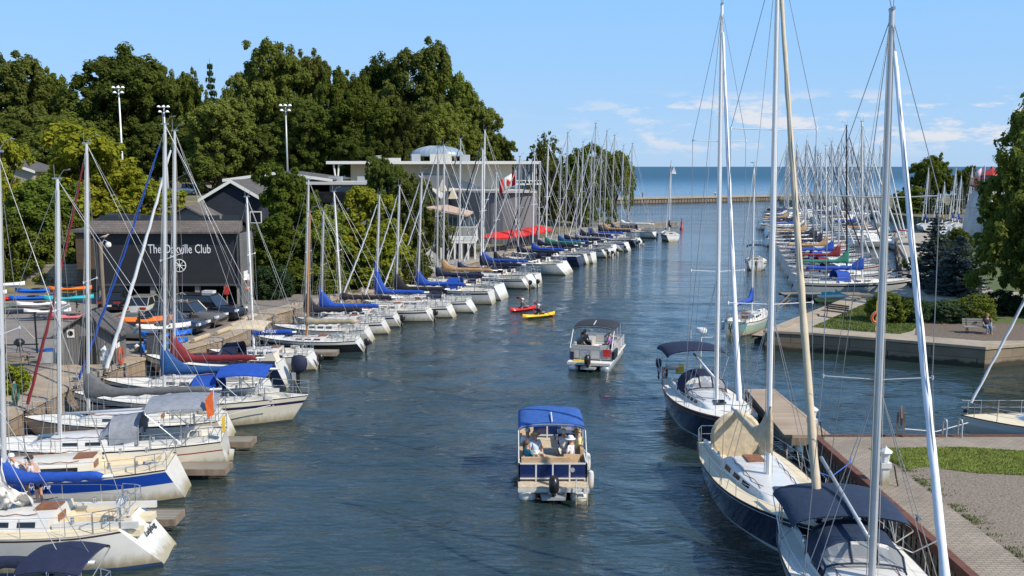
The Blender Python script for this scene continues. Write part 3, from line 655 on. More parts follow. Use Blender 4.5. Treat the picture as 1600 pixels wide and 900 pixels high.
poly=[(20.3,62.0),(23.0,60.3),(25.2,59.4),(26.5,60.5),(28,63),(31,66),(33,72),(31.3,75.2),(28.6,73.6)]
mb=MB(); mb.add([(a,b,1.206) for a,b in poly],[tuple(range(len(poly)))]); tag(mb.build('island_lawn',lawn),kind='structure')
pts=[]
while len(pts)<24000:
    x=rr.uniform(20,33); y=rr.uniform(59,75.5)
    if inpoly(x,y,poly): pts.append((x,y,1.205))
tag(blades('grass',pts,.10,mat('island_blades',(.13,.165,.03),.8,var=.3,scale=1),.05),'mown grass on the island lawn behind the orange life ring','grass')
poly2=[(26.0,59.0),(29.5,57.0),(33,57.2),(52,60),(52,76),(33,74),(31,66),(27.6,62.5)]
mb=MB(); mb.add([(a,b,1.210) for a,b in poly2],[tuple(range(len(poly2)))]); tag(mb.build('planting_bed',mat('mulch',(.14,.105,.075),.95,var=.4,scale=5,bump=.8,bscale=18)),kind='structure')
mb=MB(); mb.add([(a,b,1.214) for a,b in [(42,80),(75,76),(75,137),(68,150),(64.5,143),(53,116)]],[(0,1,2,3,4,5)]); tag(mb.build('promenade_lawn',lawn),kind='structure')
mb=MB(); mb.add([(a,b,1.214) for a,b in [(33,63.5),(36.5,63),(52,67),(52,70),(34,66.5)]],[(0,1,2,3,4)]); tag(mb.build('back_lawn',lawn),kind='structure')
# far shore right
mb=MB(); mb.prism([(88,182),(120,190),(300,210),(420,330),(100,345),(86,300),(96,250),(84,205)],-.8,1.5); tag(mb.build('far_shore_ground',mat('far_shore',(.13,.12,.06),.95,var=.35,scale=.15,bump=.4,bscale=2)),kind='structure')
mb=MB(); mb.prism([(60,60),(300,60),(300,200),(98,182),(75,140)],-.8,1.16); tag(mb.build('park_ground',lawn),kind='structure')
# breakwater
bw=thing('breakwater','long tan sheet pile breakwater pier closing the harbour mouth','pier')
bm=brick('breakwater_piles',(.27,.21,.15),(.17,.13,.09),(.05,.04,.03),1.6,9,vert=True,ms=.25,off=0)
mb=MB(); a=Vector((22,292,0)); b=Vector((112,340,0)); d=b-a; mb.box(((a+b)/2).to_tuple()[:2]+(.5,),(d.length,5,2.2),math.atan2(d.y,d.x)); mb.build('pile_wall',bm,bw)
mb=MB(); mb.box(((a+b)/2).to_tuple()[:2]+(1.75,),(d.length+.4,5.6,.5),math.atan2(d.y,d.x)); mb.build('deck_slab',conc,bw)
mb=MB(); mb.prism([(22,176),(33,186),(34,189),(24,186),(14,186)],-.5,.9); tag(mb.build('rock_spit',mat('spit_rock',(.2,.18,.15),.95,var=.4,scale=1,bump=1,bscale=3)),kind='structure')
# ---------------------------------------------------------------- foliage
def leafmat(name,c1,c2,c3):
    m=bpy.data.materials.new(name); m.use_nodes=True; t=m.node_tree; t.nodes.clear(); o=t.nodes.new('ShaderNodeOutputMaterial'); d=t.nodes.new('ShaderNodeBsdfDiffuse'); tr=t.nodes.new('ShaderNodeBsdfTranslucent'); x=t.nodes.new('ShaderNodeMixShader'); x.inputs[0].default_value=.45
    oi=t.nodes.new('ShaderNodeObjectInfo'); c=t.nodes.new('ShaderNodeTexCoord'); n=t.nodes.new('ShaderNodeTexNoise'); n.inputs['Scale'].default_value=.22; n.inputs['Detail'].default_value=7; n.inputs['Roughness'].default_value=.7
    t.links.new(c.outputs['Object'],n.inputs['Vector']); n.noise_dimensions='4D'; w=t.nodes.new('ShaderNodeMath'); w.operation='MULTIPLY'; w.inputs[1].default_value=40; t.links.new(oi.outputs['Random'],w.inputs[0]); t.links.new(w.outputs[0],n.inputs['W'])
    r=t.nodes.new('ShaderNodeValToRGB'); r.color_ramp.elements[0].position=.36; r.color_ramp.elements[0].color=(*c1,1); r.color_ramp.elements[1].position=.68; r.color_ramp.elements[1].color=(*c3,1); e=r.color_ramp.elements.new(.53); e.color=(*c2,1)
    h=t.nodes.new('ShaderNodeHueSaturation'); mp=t.nodes.new('ShaderNodeMapRange'); mp.inputs[3].default_value=.75; mp.inputs[4].default_value=1.35; t.links.new(oi.outputs['Random'],mp.inputs[0]); t.links.new(mp.outputs[0],h.inputs['Value'])
    t.links.new(n.outputs[0],r.inputs[0]); t.links.new(r.outputs[0],h.inputs['Color']); t.links.new(h.outputs[0],d.inputs[0]); t.links.new(h.outputs[0],tr.inputs[0])
    t.links.new(d.outputs[0],x.inputs[1]); t.links.new(tr.outputs[0],x.inputs[2]); t.links.new(x.outputs[0],o.inputs[0]); return m
LM={'dark':leafmat('dark_leaves',(.066,.092,.020),(.115,.142,.030),(.19,.205,.046)),
    'mid':leafmat('mid_green_leaves',(.088,.118,.020),(.150,.178,.033),(.24,.24,.05)),
    'olive':leafmat('olive_leaves',(.085,.105,.026),(.13,.145,.034),(.19,.165,.045)),
    'bank':leafmat('bank_leaves',(.09,.13,.022),(.15,.195,.032),(.25,.27,.045)),
    'yellow':leafmat('yellow_green_leaves',(.13,.17,.02),(.25,.27,.03),(.40,.35,.035)),
    'blue':leafmat('blue_spruce_needles',(0.081,0.110,0.100),(0.127,0.165,0.156),(0.184,0.232,0.222)),
    'pine':leafmat('pine_needles',(0.034,0.064,0.029),(0.060,0.098,0.042),(0.101,0.139,0.058)),
    'brown':leafmat('russet_leaves',(0.064,0.045,0.034),(0.106,0.063,0.044),(0.138,0.085,0.056))}
def leafmesh(name,centres,nper,size,m,seed=0,outward=None,spread=None,flat=1.):
    "a crown of many small leaf sprays gathered in clumps"
    g=np.random.RandomState(seed); C=np.repeat(centres[:,:3],nper,0); rad=np.repeat(centres[:,3],nper)
    d=g.normal(size=C.shape); d/=np.linalg.norm(d,axis=1,keepdims=True)+1e-9; rr_=rad*(g.rand(len(C))**.45)
    p=C+d*rr_[:,None]*np.array([1,1,flat]); nn=d*1.2+g.normal(size=C.shape)*.45+np.array([0,0,.45]); nn/=np.linalg.norm(nn,axis=1,keepdims=True)
    a=np.cross(nn,g.normal(size=C.shape)); a/=np.linalg.norm(a,axis=1,keepdims=True)+1e-9; b=np.cross(nn,a)
    s=(size*g.uniform(.55,1.25,len(C)))[:,None]; v=np.stack([p-a*s*.6,p-b*s*.42+a*s*.1,p+a*s*.7,p+b*s*.42+a*s*.05],1).reshape(-1,3)
    me=bpy.data.meshes.new(name); n=len(C); me.vertices.add(4*n); me.vertices.foreach_set('co',v.ravel()); me.loops.add(4*n); me.loops.foreach_set('vertex_index',np.arange(4*n)); me.polygons.add(n); me.polygons.foreach_set('loop_start',np.arange(0,4*n,4)); me.update(calc_edges=True); me.materials.append(m); return me
bark=mat('bark',(.09,.07,.05),.95,var=.3,scale=4,bump=.6,bscale=14); barkl=mat('pale_bark',(.22,.19,.15),.95,var=.3,scale=4)
PROTO={}
def broad(kind,seed,lobes=9,clumps=34,nper=55,size=.034,low=.22,squash=1.0):
    "unit crown: 1 high, radius about .42"
    g=np.random.RandomState(seed); L_=[]
    for i in range(lobes):
        a=g.uniform(0,6.28); q=g.rand(); z=low+.12+(.80-low)*q; rad=.31*(1-.62*abs(q-.38))*g.uniform(.5,1.15); L_.append((rad*math.cos(a),rad*math.sin(a),z,g.uniform(.13,.22)*(1.2-.30*q)))
    L_.append((0,0,.60,.27)); L_.append((0,0,.80,.17)); L_.append((0,0,.45,.27)); Cc=[]
    for (x,y,z,r_) in L_:
        for k in range(int(clumps*(r_/.19)**1.5)):
            d=g.normal(size=3); d/=np.linalg.norm(d); d[2]=abs(d[2])*.9-.25 if g.rand()<.8 else d[2]; rr_=r_*g.uniform(.72,1.08)
            Cc.append((x+d[0]*rr_,y+d[1]*rr_,z+d[2]*rr_*squash,g.uniform(.022,.055)))
    return np.array(Cc),L_
def make_tree_proto(kind,seed,m,name,bk=bark,**k):
    if kind=='broad':
        low=k.get('low',.22); C_,L_=broad(kind,seed,**{q:w for q,w in k.items() if q in('lobes','clumps','low','squash')}); me=leafmesh('crown',C_,k.get('nper',55),k.get('size',.034),m,seed)
        mb=MB(); mb.tube([(0,0,-.03),(.01,0,.15),(0,.01,.38),(.01,0,.62)],[.024,.018,.013,.006],7)
        for (x,y,z,r_) in L_[:10]:
            s=max(.12,z*.45); mb.tube([(0,0,s),(x*.45,y*.45,s+(z-s)*.45),(x,y,z)],[.011,.008,.003],5)
    elif kind=='conifer':
        g=np.random.RandomState(seed); Cc=[]; mb=MB(); mb.tube([(0,0,-.02),(0,0,.5),(0,0,.98)],[.02,.012,.002],7); nl=k.get('layers',26); wd=k.get('wd',.26)
        for i in range(nl):
            q=i/nl; z=.05+.93*q; rad=wd*(1-q)**.8*g.uniform(.8,1.15)+.01; nb=int(7+10*(1-q))
            for j in range(nb):
                a=g.uniform(0,6.28); rl=rad*g.uniform(.65,1.12); mb.tube([(0,0,z),(rl*.9*math.cos(a),rl*.9*math.sin(a),z-.02*rl/.2)],[.003,.001],3)
                for f in np.linspace(.3,1,max(2,int(rl/.035))): Cc.append((rl*f*math.cos(a),rl*f*math.sin(a),z-.03*f+.02*(f>.9),.020+.006*g.rand()))
        me=leafmesh('crown',np.array(Cc),k.get('nper',10),k.get('size',.02),m,seed,flat=.55)
    elif kind=='willow':
        g=np.random.RandomState(seed); Cc=[]; mb=MB(); mb.tube([(0,0,-.03),(.01,0,.2),(0,.01,.5)],[.03,.022,.012],7)
        for i in range(150):
            a=g.uniform(0,6.28); q=g.rand()**.5; x=.40*q*math.cos(a);y=.40*q*math.sin(a); zt=.62+.36*math.sqrt(max(0,1-q*q))*g.uniform(.85,1.05); ln=g.uniform(.15,.42)*(.4+q)
            if i<14: mb.tube([(0,0,.3),(x*.5,y*.5,zt*.8),(x,y,zt)],[.012,.007,.003],5)
            z=zt
            while z>max(.06,zt-ln): Cc.append((x+g.normal()*.008,y+g.normal()*.008,z,.022)); z-=.022
        me=leafmesh('crown',np.array(Cc),16,.024,m,seed)
    elif kind=='bush':
        g=np.random.RandomState(seed); Cc=[]
        for i in range(k.get('n',170)):
            d=g.normal(size=3); d/=np.linalg.norm(d); rr_=g.uniform(.7,1.02); Cc.append((.5*d[0]*rr_,.5*d[1]*rr_,.42+.55*d[2]*rr_*.95,g.uniform(.05,.12)))
        me=leafmesh('foliage',np.array(Cc),k.get('nper',60),k.get('size',.045),m,seed); mb=MB()
        for i in range(6): a=g.uniform(0,6.28); mb.tube([(0,0,-.05),(.2*math.cos(a),.2*math.sin(a),.6)],[.03,.01],4)
    tr=mb.build('trunk' if kind!='bush' else 'stem',bk); tm=tr.data; bpy.data.objects.remove(tr)
    PROTO[name]=(me,tm)
make_tree_proto('broad',11,LM['dark'],'darkA',lobes=13,nper=130,size=.0195); make_tree_proto('broad',12,LM['dark'],'darkB',lobes=11,low=.12,nper=135,size=.019)
make_tree_proto('broad',13,LM['mid'],'midA',lobes=12,nper=130,size=.0195); make_tree_proto('broad',14,LM['olive'],'oliveA',lobes=13,nper=130,clumps=30,size=.019)
make_tree_proto('broad',15,LM['yellow'],'yellowA',lobes=11,low=.05,nper=80,size=.026,clumps=40); make_tree_proto('broad',19,LM['bank'],'bankA',lobes=12,low=.0,nper=85,size=.024,clumps=40)
make_tree_proto('broad',16,LM['dark'],'maple',lobes=16,low=.02,nper=44,size=.026,clumps=40); make_tree_proto('broad',21,LM['olive'],'sparse',bk=barkl,lobes=12,nper=16,size=.03,clumps=26)
make_tree_proto('conifer',31,LM['blue'],'spruce',nper=12,size=.026,wd=.30); make_tree_proto('conifer',32,LM['pine'],'conifer',nper=9,size=.034,wd=.22,layers=20)
make_tree_proto('willow',41,LM['mid'],'willow'); make_tree_proto('bush',51,LM['mid'],'bush'); make_tree_proto('bush',52,LM['yellow'],'ybush'); make_tree_proto('bush',53,LM['pine'],'dbush'); make_tree_proto('bush',54,LM['brown'],'rbush')
def tree(proto,name,label,cat,x,y,z,h,w,group=None,rz=None):
    me,tm=PROTO[proto]; rz=rr.uniform(0,6.28) if rz is None else rz; root=thing(name,label,cat,(x,y,z),rz,group)
    bush='bush' in proto; s=w if bush else w/.84; root.scale=(s,s,h)
    for nm,d in(('foliage' if bush else 'crown',me),('stem' if bush else 'trunk',tm)): o=bpy.data.objects.new(nm,d); COL.objects.link(o); o.parent=root
    return root
def px_tree(proto,name,label,cat,u,vt,wpx,y,z,group=None,rz=None):
    tp=Zv(vt,y); return tree(proto,name,label,cat,X(u,y),y,z,(tp-z)/1.03,wpx/F*y,group,rz)
FG='trees of the park wood behind the harbour'
forest=[('oliveA',20,88,150,165,'olive leafed tree at the far left end of the park wood'),('darkB',-45,85,140,175,'dark tree cut by the left edge of the photo'),('midA',82,102,90,178,'low crowned tree left of the tall round dark tree'),
 ('darkA',182,64,185,168,'tallest round dark tree behind the left floodlight'),('darkB',268,112,80,180,'narrow dark tree in the dip right of the tall round tree'),('midA',302,98,75,172,'mid green tree left of the spiky conifer top'),
 ('darkA',385,92,110,182,'dark tree just right of the spiky conifer top'),('darkB',452,76,130,186,'broad dark tree on the skyline above the right floodlight pole'),('oliveA',505,84,100,190,'olive tinted tree on the skyline right of the right floodlight'),
 ('midA',548,96,95,176,'mid green tree in the shallow dip left of the tall rusty tree'),('darkA',600,82,110,186,'dark tree behind the domed roof pavilion'),('oliveA',655,68,130,178,'tall rusty tinted tree above the domed pavilion'),
 ('midA',712,92,100,180,'mid green tree on the falling right shoulder of the wood'),('darkB',752,160,80,176,'dark lower tree near the right end of the wood'),('midA',782,202,52,178,'small tree ending the wood at the right'),
 ('darkB',345,158,130,150,'round shaded dark tree above the white pickup truck'),('darkA',432,180,120,152,'shaded dark tree left of the wood floodlight pole base'),('darkB',492,160,110,150,'dense round dark tree right of the middle floodlight'),('midA',590,140,130,150,'green tree above the flat roofed club building left half'),
 ('midA',690,150,110,150,'green tree above the flat roofed club building right half'),('darkA',250,180,120,155,'shaded tree between the first and second floodlights'),('darkA',130,170,130,150,'dark lower tree behind the yellow green tree'),('darkB',30,190,120,150,'dark low tree at far left behind the mast tops'),('darkA',560,200,90,146,'shaded low tree behind the left end of the flat roof'),('oliveA',640,165,80,146,'low olive tree behind the domed pavilion')]
forest+=[('darkB',285,205,60,196,'dark far tree seen in the gap left of the navy gable'),('darkA',322,210,60,198,'dark far tree seen in the gap above the pickup truck'),('darkB',372,200,70,196,'dark far tree right of the pickup truck gap'),('midA',410,195,70,196,'mid green far tree behind the right floodlight pole'),('darkB',235,205,70,196,'dark far tree between the floodlights'),('darkA',720,200,70,196,'dark far tree behind the club roof right part'),('darkB',660,205,80,196,'dark far tree behind the club roof pavilion'),('darkA',520,205,80,196,'dark far tree left of the flat club roof'),('midA',190,200,80,196,'mid green far tree beneath the leftmost floodlight')]
for p_,u,vt,w,y,lb in forest: px_tree(p_,'deciduous_tree',lb,'tree',u,vt,w*1.12,y,6.5,FG)
px_tree('conifer','conifer_tree','spiky conifer top poking above the park wood','tree',338,80,70,168,6.5)
px_tree('yellowA','deciduous_tree','large yellow green tree behind the dark clubhouse left corner','tree',150,186,225,92,2.2,rz=.5)
px_tree('yellowA','deciduous_tree','yellow green tree at the left edge behind the first mast','tree',5,205,110,98,2.5,rz=2.5)
px_tree('bankA','deciduous_tree','green tree over the retaining wall left of the dark clubhouse','tree',60,270,170,84,2.2); px_tree('oliveA','deciduous_tree','thin olive tree between the retaining wall and third mast','tree',105,300,120,86,2.5)
px_tree('bankA','deciduous_tree','tall green tree with pale top right of the navy gable','tree',455,248,120,86,1.5,rz=1); px_tree('bankA','deciduous_tree','green tree touching the dark clubhouse right wall','tree',425,330,110,78,1.4,rz=3)
px_tree('yellowA','deciduous_tree','yellowish green tree on the bank beside the blue sail cover mast','tree',560,288,140,84,1.3,rz=2); px_tree('bankA','deciduous_tree','green bank tree behind the wooden mast','tree',500,320,110,80,1.3,rz=5)
px_tree('oliveA','deciduous_tree','rusty olive tree on the bank left of the club deck','tree',645,275,110,92,1.3,rz=2.2); px_tree('darkB','pine_tree','flat topped dark pine in front of the flat roofed club','tree',608,250,85,96,3,rz=1)
px_tree('yellowA','deciduous_tree','low yellow green tree filling the bank beside the life ring boat','tree',600,340,100,82,1.2,rz=4)
px_tree('willow','willow_tree','drooping willow beyond the far end of the mast row','tree',962,232,62,176,1.4); px_tree('bankA','deciduous_tree','leafy tree behind the forest of masts right of the club','tree',905,222,100,165,1.4); px_tree('sparse','deciduous_tree','thin bare branched tree rising right of the flat roof','tree',850,204,80,168,1.4)
px_tree('oliveA','deciduous_tree','dark low tree behind the red umbrellas','tree',865,250,80,150,1.4)
for i,(u,v,w,h,y,lb,pr) in enumerate([(15,330,90,0,81,'green hedge shrub above the retaining wall at the far left','bush'),(60,345,90,0,82,'green hedge shrub behind the retaining wall under the second mast','bush'),(105,350,80,0,83,'green hedge shrub behind the retaining wall near the dark clubhouse','bush'),
   (640,385,70,0,85,'dense green shrub on the rocky bank left of the club sign','bush'),(420,410,70,0,74,'dense green shrub beside the clubhouse life ring','dbush'),(500,415,90,0,78,'dark green shrub at the water edge behind the wooden mast','bush'),(580,405,90,0,81,'green shrub on the bank behind the blue sail cover','ybush'),(465,390,80,0,80,'green shrub between two masts on the left bank','bush')]):
    px_tree(pr,'shrub',lb,'shrub',u,v,w,y,1.4 if y>80 and u<200 and False else 1.3,'shrubs along the left bank')
tree('ybush','shrub','round yellow green shrub on the quay lawn','shrub',-23.6,42.3,1.5,1.4,2.2); tree('rbush','shrub','dark russet shrub beside the yellow green one on the lawn','shrub',-25.3,42.0,1.5,1.5,1.9); tree('rbush','shrub','tall dark red leaved shrub behind the lawn shrubs','shrub',-26.5,45.5,1.5,3.9,2.0); tree('ybush','shrub','yellow green shrub at the lawn left edge under the first mast','shrub',-22.2,37.5,1.5,1.3,1.8)
# right hand trees
tree('maple','deciduous_tree','big dark leafy tree at the right edge beside the lighthouse','tree',X(1622,72),72,1.2,15.4,9.4,rz=1.2)
tree('maple','deciduous_tree','low leafy tree under the big dark tree at the right edge','tree',X(1628,66),66,1.2,9.5,6.0,rz=4)
px_tree('spruce','blue_spruce','blue spruce standing left of its taller trunked pair','tree',1463,330,120,82,1.2); px_tree('spruce','blue_spruce','broad blue spruce right of the other spruce','tree',1502,362,140,78,1.2,rz=2)
for u,v,w,h,lb,pr in((1395,428,72,2.2,'loose green shrub behind the foreground mast','bush'),(1432,446,60,1.9,'dark low shrub left of the spruces','dbush'),(1490,485,70,1.6,'juniper shrub below the spruces','dbush'),(1530,462,70,2.0,'green juniper shrub left of the occupied bench','bush'),(1572,470,60,1.9,'dark shrub directly behind the occupied bench','dbush'),(1592,462,50,1.5,'dark shrub right of the occupied bench','dbush')):
    c=P(u,512 if u<1540 else 500,1.2); tree(pr,'shrub',lb,'shrub',X(u,c.y+2.5),c.y+2.5,1.2,h,w/F*c.y,'shrubs of the island planting bed')
px_tree('midA','deciduous_tree','round green tree on the far shore seen against the lake','tree',1447,236,72,215,0.5,rz=.3); px_tree('bankA','deciduous_tree','low bushy tree under the round far shore tree','tree',1418,290,60,212,0.8); px_tree('bush','shrub','green shrub right of the round far shore tree trunk','shrub',1462,312,40,208,0.8)
px_tree('darkB','conifer_tree','dark pointed tree left of the lighthouse','tree',1502,262,40,205,0.5); px_tree('darkA','conifer_tree','dark tree half hidden by the lighthouse lantern','tree',1522,275,34,208,.5)
# ---------------------------------------------------------------- buildings
dsid=brick('dark_siding',(.019,.0195,.021),(.016,.0165,.018),(.008,.008,.009),40,.16,vert=True,ms=.008,off=0,rough=.6); gsid=brick('grey_siding',(.15,.15,.15),(.13,.13,.13),(.05,.05,.05),30,.14,vert=True,ms=.008,off=0)
nsid=brick('navy_siding',(.022,.028,.042),(.02,.025,.038),(.008,.01,.014),30,.16,vert=True,ms=.008,off=0); wsid=brick('white_siding',(.74,.73,.70),(.70,.69,.66),(.35,.35,.34),30,.18,vert=True,ms=.012,off=0)
shing=brick('grey_shingles',(.13,.12,.11),(.095,.09,.085),(.04,.04,.04),.35,.18,rough=.95); shingb=brick('brown_shingles',(.16,.135,.115),(.12,.10,.085),(.05,.045,.04),.35,.18,rough=.95)
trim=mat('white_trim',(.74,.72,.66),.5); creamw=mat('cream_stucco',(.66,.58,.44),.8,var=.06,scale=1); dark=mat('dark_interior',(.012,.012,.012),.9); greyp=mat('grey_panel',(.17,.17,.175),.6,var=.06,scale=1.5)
r=thing('dark_clubhouse','black sided boat club building over an open garage','building')
x0,x1_,y0,y1=-31.6,-20.6,70,73.2; zb=3.0; zt=7.5
mb=MB(); mb.box(((x0+x1_)/2,(y0+y1)/2,(zb+zt)/2),(x1_-x0,y1-y0,zt-zb)); mb.build('wall',dsid,r)
mb=MB(); mb.prism([(x1_,y0+.02),(x1_+.10,y0+.1),(x1_+.10,y1-.02),(x1_,y1-.02)],1.4,7.0); mb.build('side_wall',gsid,r)
mb=MB(); mb.add([(x0-.4,y0-.5,zt-.35),(x1_+.1,y0-.5,zt-.35),(x1_+.1,y0+.6,zt+.42),(x0-.4,y0+.6,zt+.42),(x0-.4,y0-.5,zt-.5),(x1_+.1,y0-.5,zt-.5),(x1_+.1,y0+.6,zt-.3),(x0-.4,y0+.6,zt-.3)],[(0,1,2,3),(4,5,6,7),(0,1,5,4),(1,2,6,5),(2,3,7,6),(3,0,4,7)]); mb.build('eave_roof',shingb,r)
mb=MB(); mb.add([(x0-.3,y0+.6,zt+.44),(x1_+.1,y0+.6,zt+.44),(x1_+.3,y0+1.6,zt),(x1_+.3,y1,zt-.5),(x0,y1,zt+.9),(x0,y1,zt-.2),(x1_+.3,y1,zt-.9)],[(0,1,2,3,4),(3,4,5,6)]); mb.build('roof',mat('dark_roof',(.02,.02,.021),.8),r)
for i in range(7): mb=MB(); mb.box((x0+.9+i*1.55,y0+.75,zt+.62),(1.35,.07,.4),tilt=0); mb.build('solar_panel',glass,r)
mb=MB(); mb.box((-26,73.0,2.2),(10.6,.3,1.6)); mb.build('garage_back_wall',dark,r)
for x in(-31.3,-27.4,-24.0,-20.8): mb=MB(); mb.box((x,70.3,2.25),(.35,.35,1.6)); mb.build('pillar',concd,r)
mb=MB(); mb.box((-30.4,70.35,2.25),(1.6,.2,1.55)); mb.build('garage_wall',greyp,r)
sgn=text('The Oakville Club',.98,mat('sign_white',(.72,.72,.72),.5),r,(-25.15,69.96,5.78),(R(90),0,0),xs=.66)
mb=MB(); mb.lathe([(.50,-.02),(.50,.02),(.44,.02),(.44,-.02)],(-25.2,69.95,4.55),24,axis='Y'); 
for a in range(4): mb.tube([(-25.2-.42*math.cos(a*.785),69.93,4.55-.42*math.sin(a*.785)),(-25.2+.42*math.cos(a*.785),69.93,4.55+.42*math.sin(a*.785))],.025,4)
mb.build('ship_wheel_emblem',mat('sign_white',(.85,.85,.85),.5),r)
mb=MB(); mb.box((-20.35,70.6,3.6),(.5,.05,.45),rz=.9); mb.build('notice_sign',trim,r)
# brown wall left of the clubhouse
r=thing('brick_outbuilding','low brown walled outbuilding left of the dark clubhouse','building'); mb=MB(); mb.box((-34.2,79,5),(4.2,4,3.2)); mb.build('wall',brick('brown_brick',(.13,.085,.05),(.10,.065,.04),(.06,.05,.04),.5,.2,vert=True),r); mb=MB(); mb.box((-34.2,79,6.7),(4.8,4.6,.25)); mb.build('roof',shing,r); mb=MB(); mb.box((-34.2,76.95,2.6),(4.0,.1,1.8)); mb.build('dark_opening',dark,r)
# navy gabled house
def gable(name,label,cx,cy,w,dp,z0,ze,zp,wm,rm,fas=None,rz=0,win=()):
    r=thing(name,label,'building',(cx,cy,z0),rz); h=ze-z0;q=zp-z0; mb=MB()
    mb.add([(-w/2,-dp/2,0),(w/2,-dp/2,0),(w/2,-dp/2,h),(0,-dp/2,q),(-w/2,-dp/2,h),(-w/2,dp/2,0),(w/2,dp/2,0),(w/2,dp/2,h),(0,dp/2,q),(-w/2,dp/2,h)],[(0,1,2,3,4),(9,8,7,6,5),(0,4,9,5),(1,6,7,2)]); mb.build('wall',wm,r)
    s=(q-h)/(w/2); o=.45; mb=MB()
    for sd in(-1,1):
        a=[(sd*(w/2+o),h-s*o),(0,q)]; V=[(a[0][0],-dp/2-o,a[0][1]+.02),(0,-dp/2-o,q+.02),(0,dp/2+o,q+.02),(a[0][0],dp/2+o,a[0][1]+.02)]; V+=[(x,y,z+.16) for x,y,z in V]; mb.add(V,[(0,1,2,3),(4,5,6,7),(0,1,5,4),(1,2,6,5),(2,3,7,6),(3,0,4,7)])
    mb.build('roof',rm,r)
    if fas:
        for sd in(-1,1): mb=MB(); V=[(sd*(w/2+o),-dp/2-o-.06,h-s*o-.14),(0,-dp/2-o-.06,q-.14),(0,-dp/2-o-.06,q+.2),(sd*(w/2+o),-dp/2-o-.06,h-s*o+.2)]; V+=[(x,y+.05,z) for x,y,z in V]; mb.add(V,[(0,1,2,3),(4,5,6,7),(0,1,5,4),(1,2,6,5),(2,3,7,6),(3,0,4,7)]); mb.build('bargeboard',fas,r)
    for (x,z,ww,hh) in win: mb=MB(); mb.box((x,-dp/2-.01,z),(ww+.2,.06,hh+.2)); f=mb.build('window_frame',trim,r); mb=MB(); mb.box((x,-dp/2-.03,z),(ww,.06,hh)); mb.build('pane',glass,f)
    return r
gable('gabled_house','navy sided house with white bargeboards behind the dark clubhouse',-28.2,98,5.8,8,1.4,8.8,10.5,nsid,shing,trim,win=[(2.3,5.5,1,1)])
gable('gabled_house','grey shingled roof house beyond the navy gable',-27.5,116,12,12,4,10.4,11.2,gsid,shing,trim)
r=thing('flat_annex','low flat roofed annex between the navy gable and the club','building'); mb=MB(); mb.box((X(530,112),113,7.5),(10,6,5)); mb.build('wall',greyp,r); mb=MB(); mb.box((X(530,112),113,10.05),(11,7,.35)); mb.build('roof',mat('pale_roof',(.5,.48,.44),.7),r)
for i,(dx,s) in enumerate(((-3.5,1.2),(-.5,1.6),(2.8,1.1))): mb=MB(); mb.box((X(530,112)+dx,113,10.5),(s,1.2,.6)); mb.build('roof_vent',alud,r)
mb=MB(); mb.box((X(530,112)+1,109.9,8.4),(6,.1,1.3)); mb.build('window',glass,r)
gable('garden_pavilion','small hipped brown roof pavilion just behind the dark clubhouse roof',X(305,84),84,3.6,3.6,4,7.4,8.4,greyp,shingb)
gable('hillside_house','grey roofed house half hidden by the yellow green tree',X(38,125),125,7,7,5,11.4,12.6,mat('beige_wall',(.3,.27,.22),.8),shing,trim)
# yacht club
r=thing('yacht_club_building','cream and grey yacht club with a wide flat overhanging roof','building')
yc=130
xa,xb=X(530,yc),X(845,yc); zr=Zv(253,yc)
mb=MB(); mb.prism([(X(512,yc-2),yc-2),(X(845,yc-2),yc-2),(X(845,yc-2),yc+12),(X(512,yc-2),yc+12)],zr-.30,zr+.10); mb.build('flat_roof',trim,r)
mb=MB(); mb.prism([(X(548,yc),yc+1),(X(700,yc),yc+1),(X(800,yc),yc-.5),(X(800,yc),yc+11),(X(548,yc),yc+11)],zr-3.6,zr-.31); mb.build('upper_wall',creamw,r)
mb=MB(); mb.prism([(X(803,yc),yc),(X(838,yc),yc),(X(838,yc),yc+9),(X(803,yc),yc+9)],zr-2.8,zr-.31); mb.build('glazed_corner',mat('blue_glass',(.06,.10,.13),.1,coat=.5),r)
for k in range(7): x=X(804+k*5.6,yc); mb=MB(); mb.box((x,yc-.06,zr-1.6),(.09,.09,2.5)); mb.build('mullion',trim,r)
mb=MB(); mb.box((X(820,yc),yc-.9,zr-2.55),(X(845,yc)-X(795,yc),.08,.08)); mb.box((X(820,yc),yc-.9,zr-3.05),(X(845,yc)-X(795,yc),1.8,.16)); 
for k in range(9): mb.box((X(797+k*6,yc),yc-.9,zr-2.8),(.06,.06,.5))
mb.build('balcony',trim,r)
cur=[]
for k in range(9): a=k/8; cur.append((X(700+138*a,yc),yc-4.6*math.sin(a*math.pi*.75)+0))
mb=MB(); mb.prism([(X(628,yc),yc-1)]+cur+[(X(838,yc),yc+8),(X(628,yc),yc+8)],1.4,zr-3.9); mb.build('lower_wall',greyp,r)
mb=MB(); V=[(x,y-.5,Zv(308-8*k/8,yc-3)) for k,(x,y) in enumerate(cur)]; V=[(X(655,yc),yc-1.2,Zv(272,yc)),(X(690,yc-2),yc-3,Zv(310,yc-2))]+[(x,y-.5,zr-4.0) for x,y in cur]+[(X(800,yc),yc+.6,zr-3.5),(X(745,yc),yc+.9,Zv(276,yc)),(X(660,yc),yc+.9,Zv(270,yc))]
mb.add(V,[tuple(range(len(V)))]); mb.add([(x,y,z-.14) for x,y,z in V],[tuple(range(len(V)))]); n=len(V); mb.add(V+[(x,y,z-.14) for x,y,z in V],[(i,(i+1)%n,n+(i+1)%n,n+i) for i in range(n)]); mb.build('sloping_roof',mat('light_grey_membrane',(.42,.41,.39),.75,var=.12,scale=.5),r)
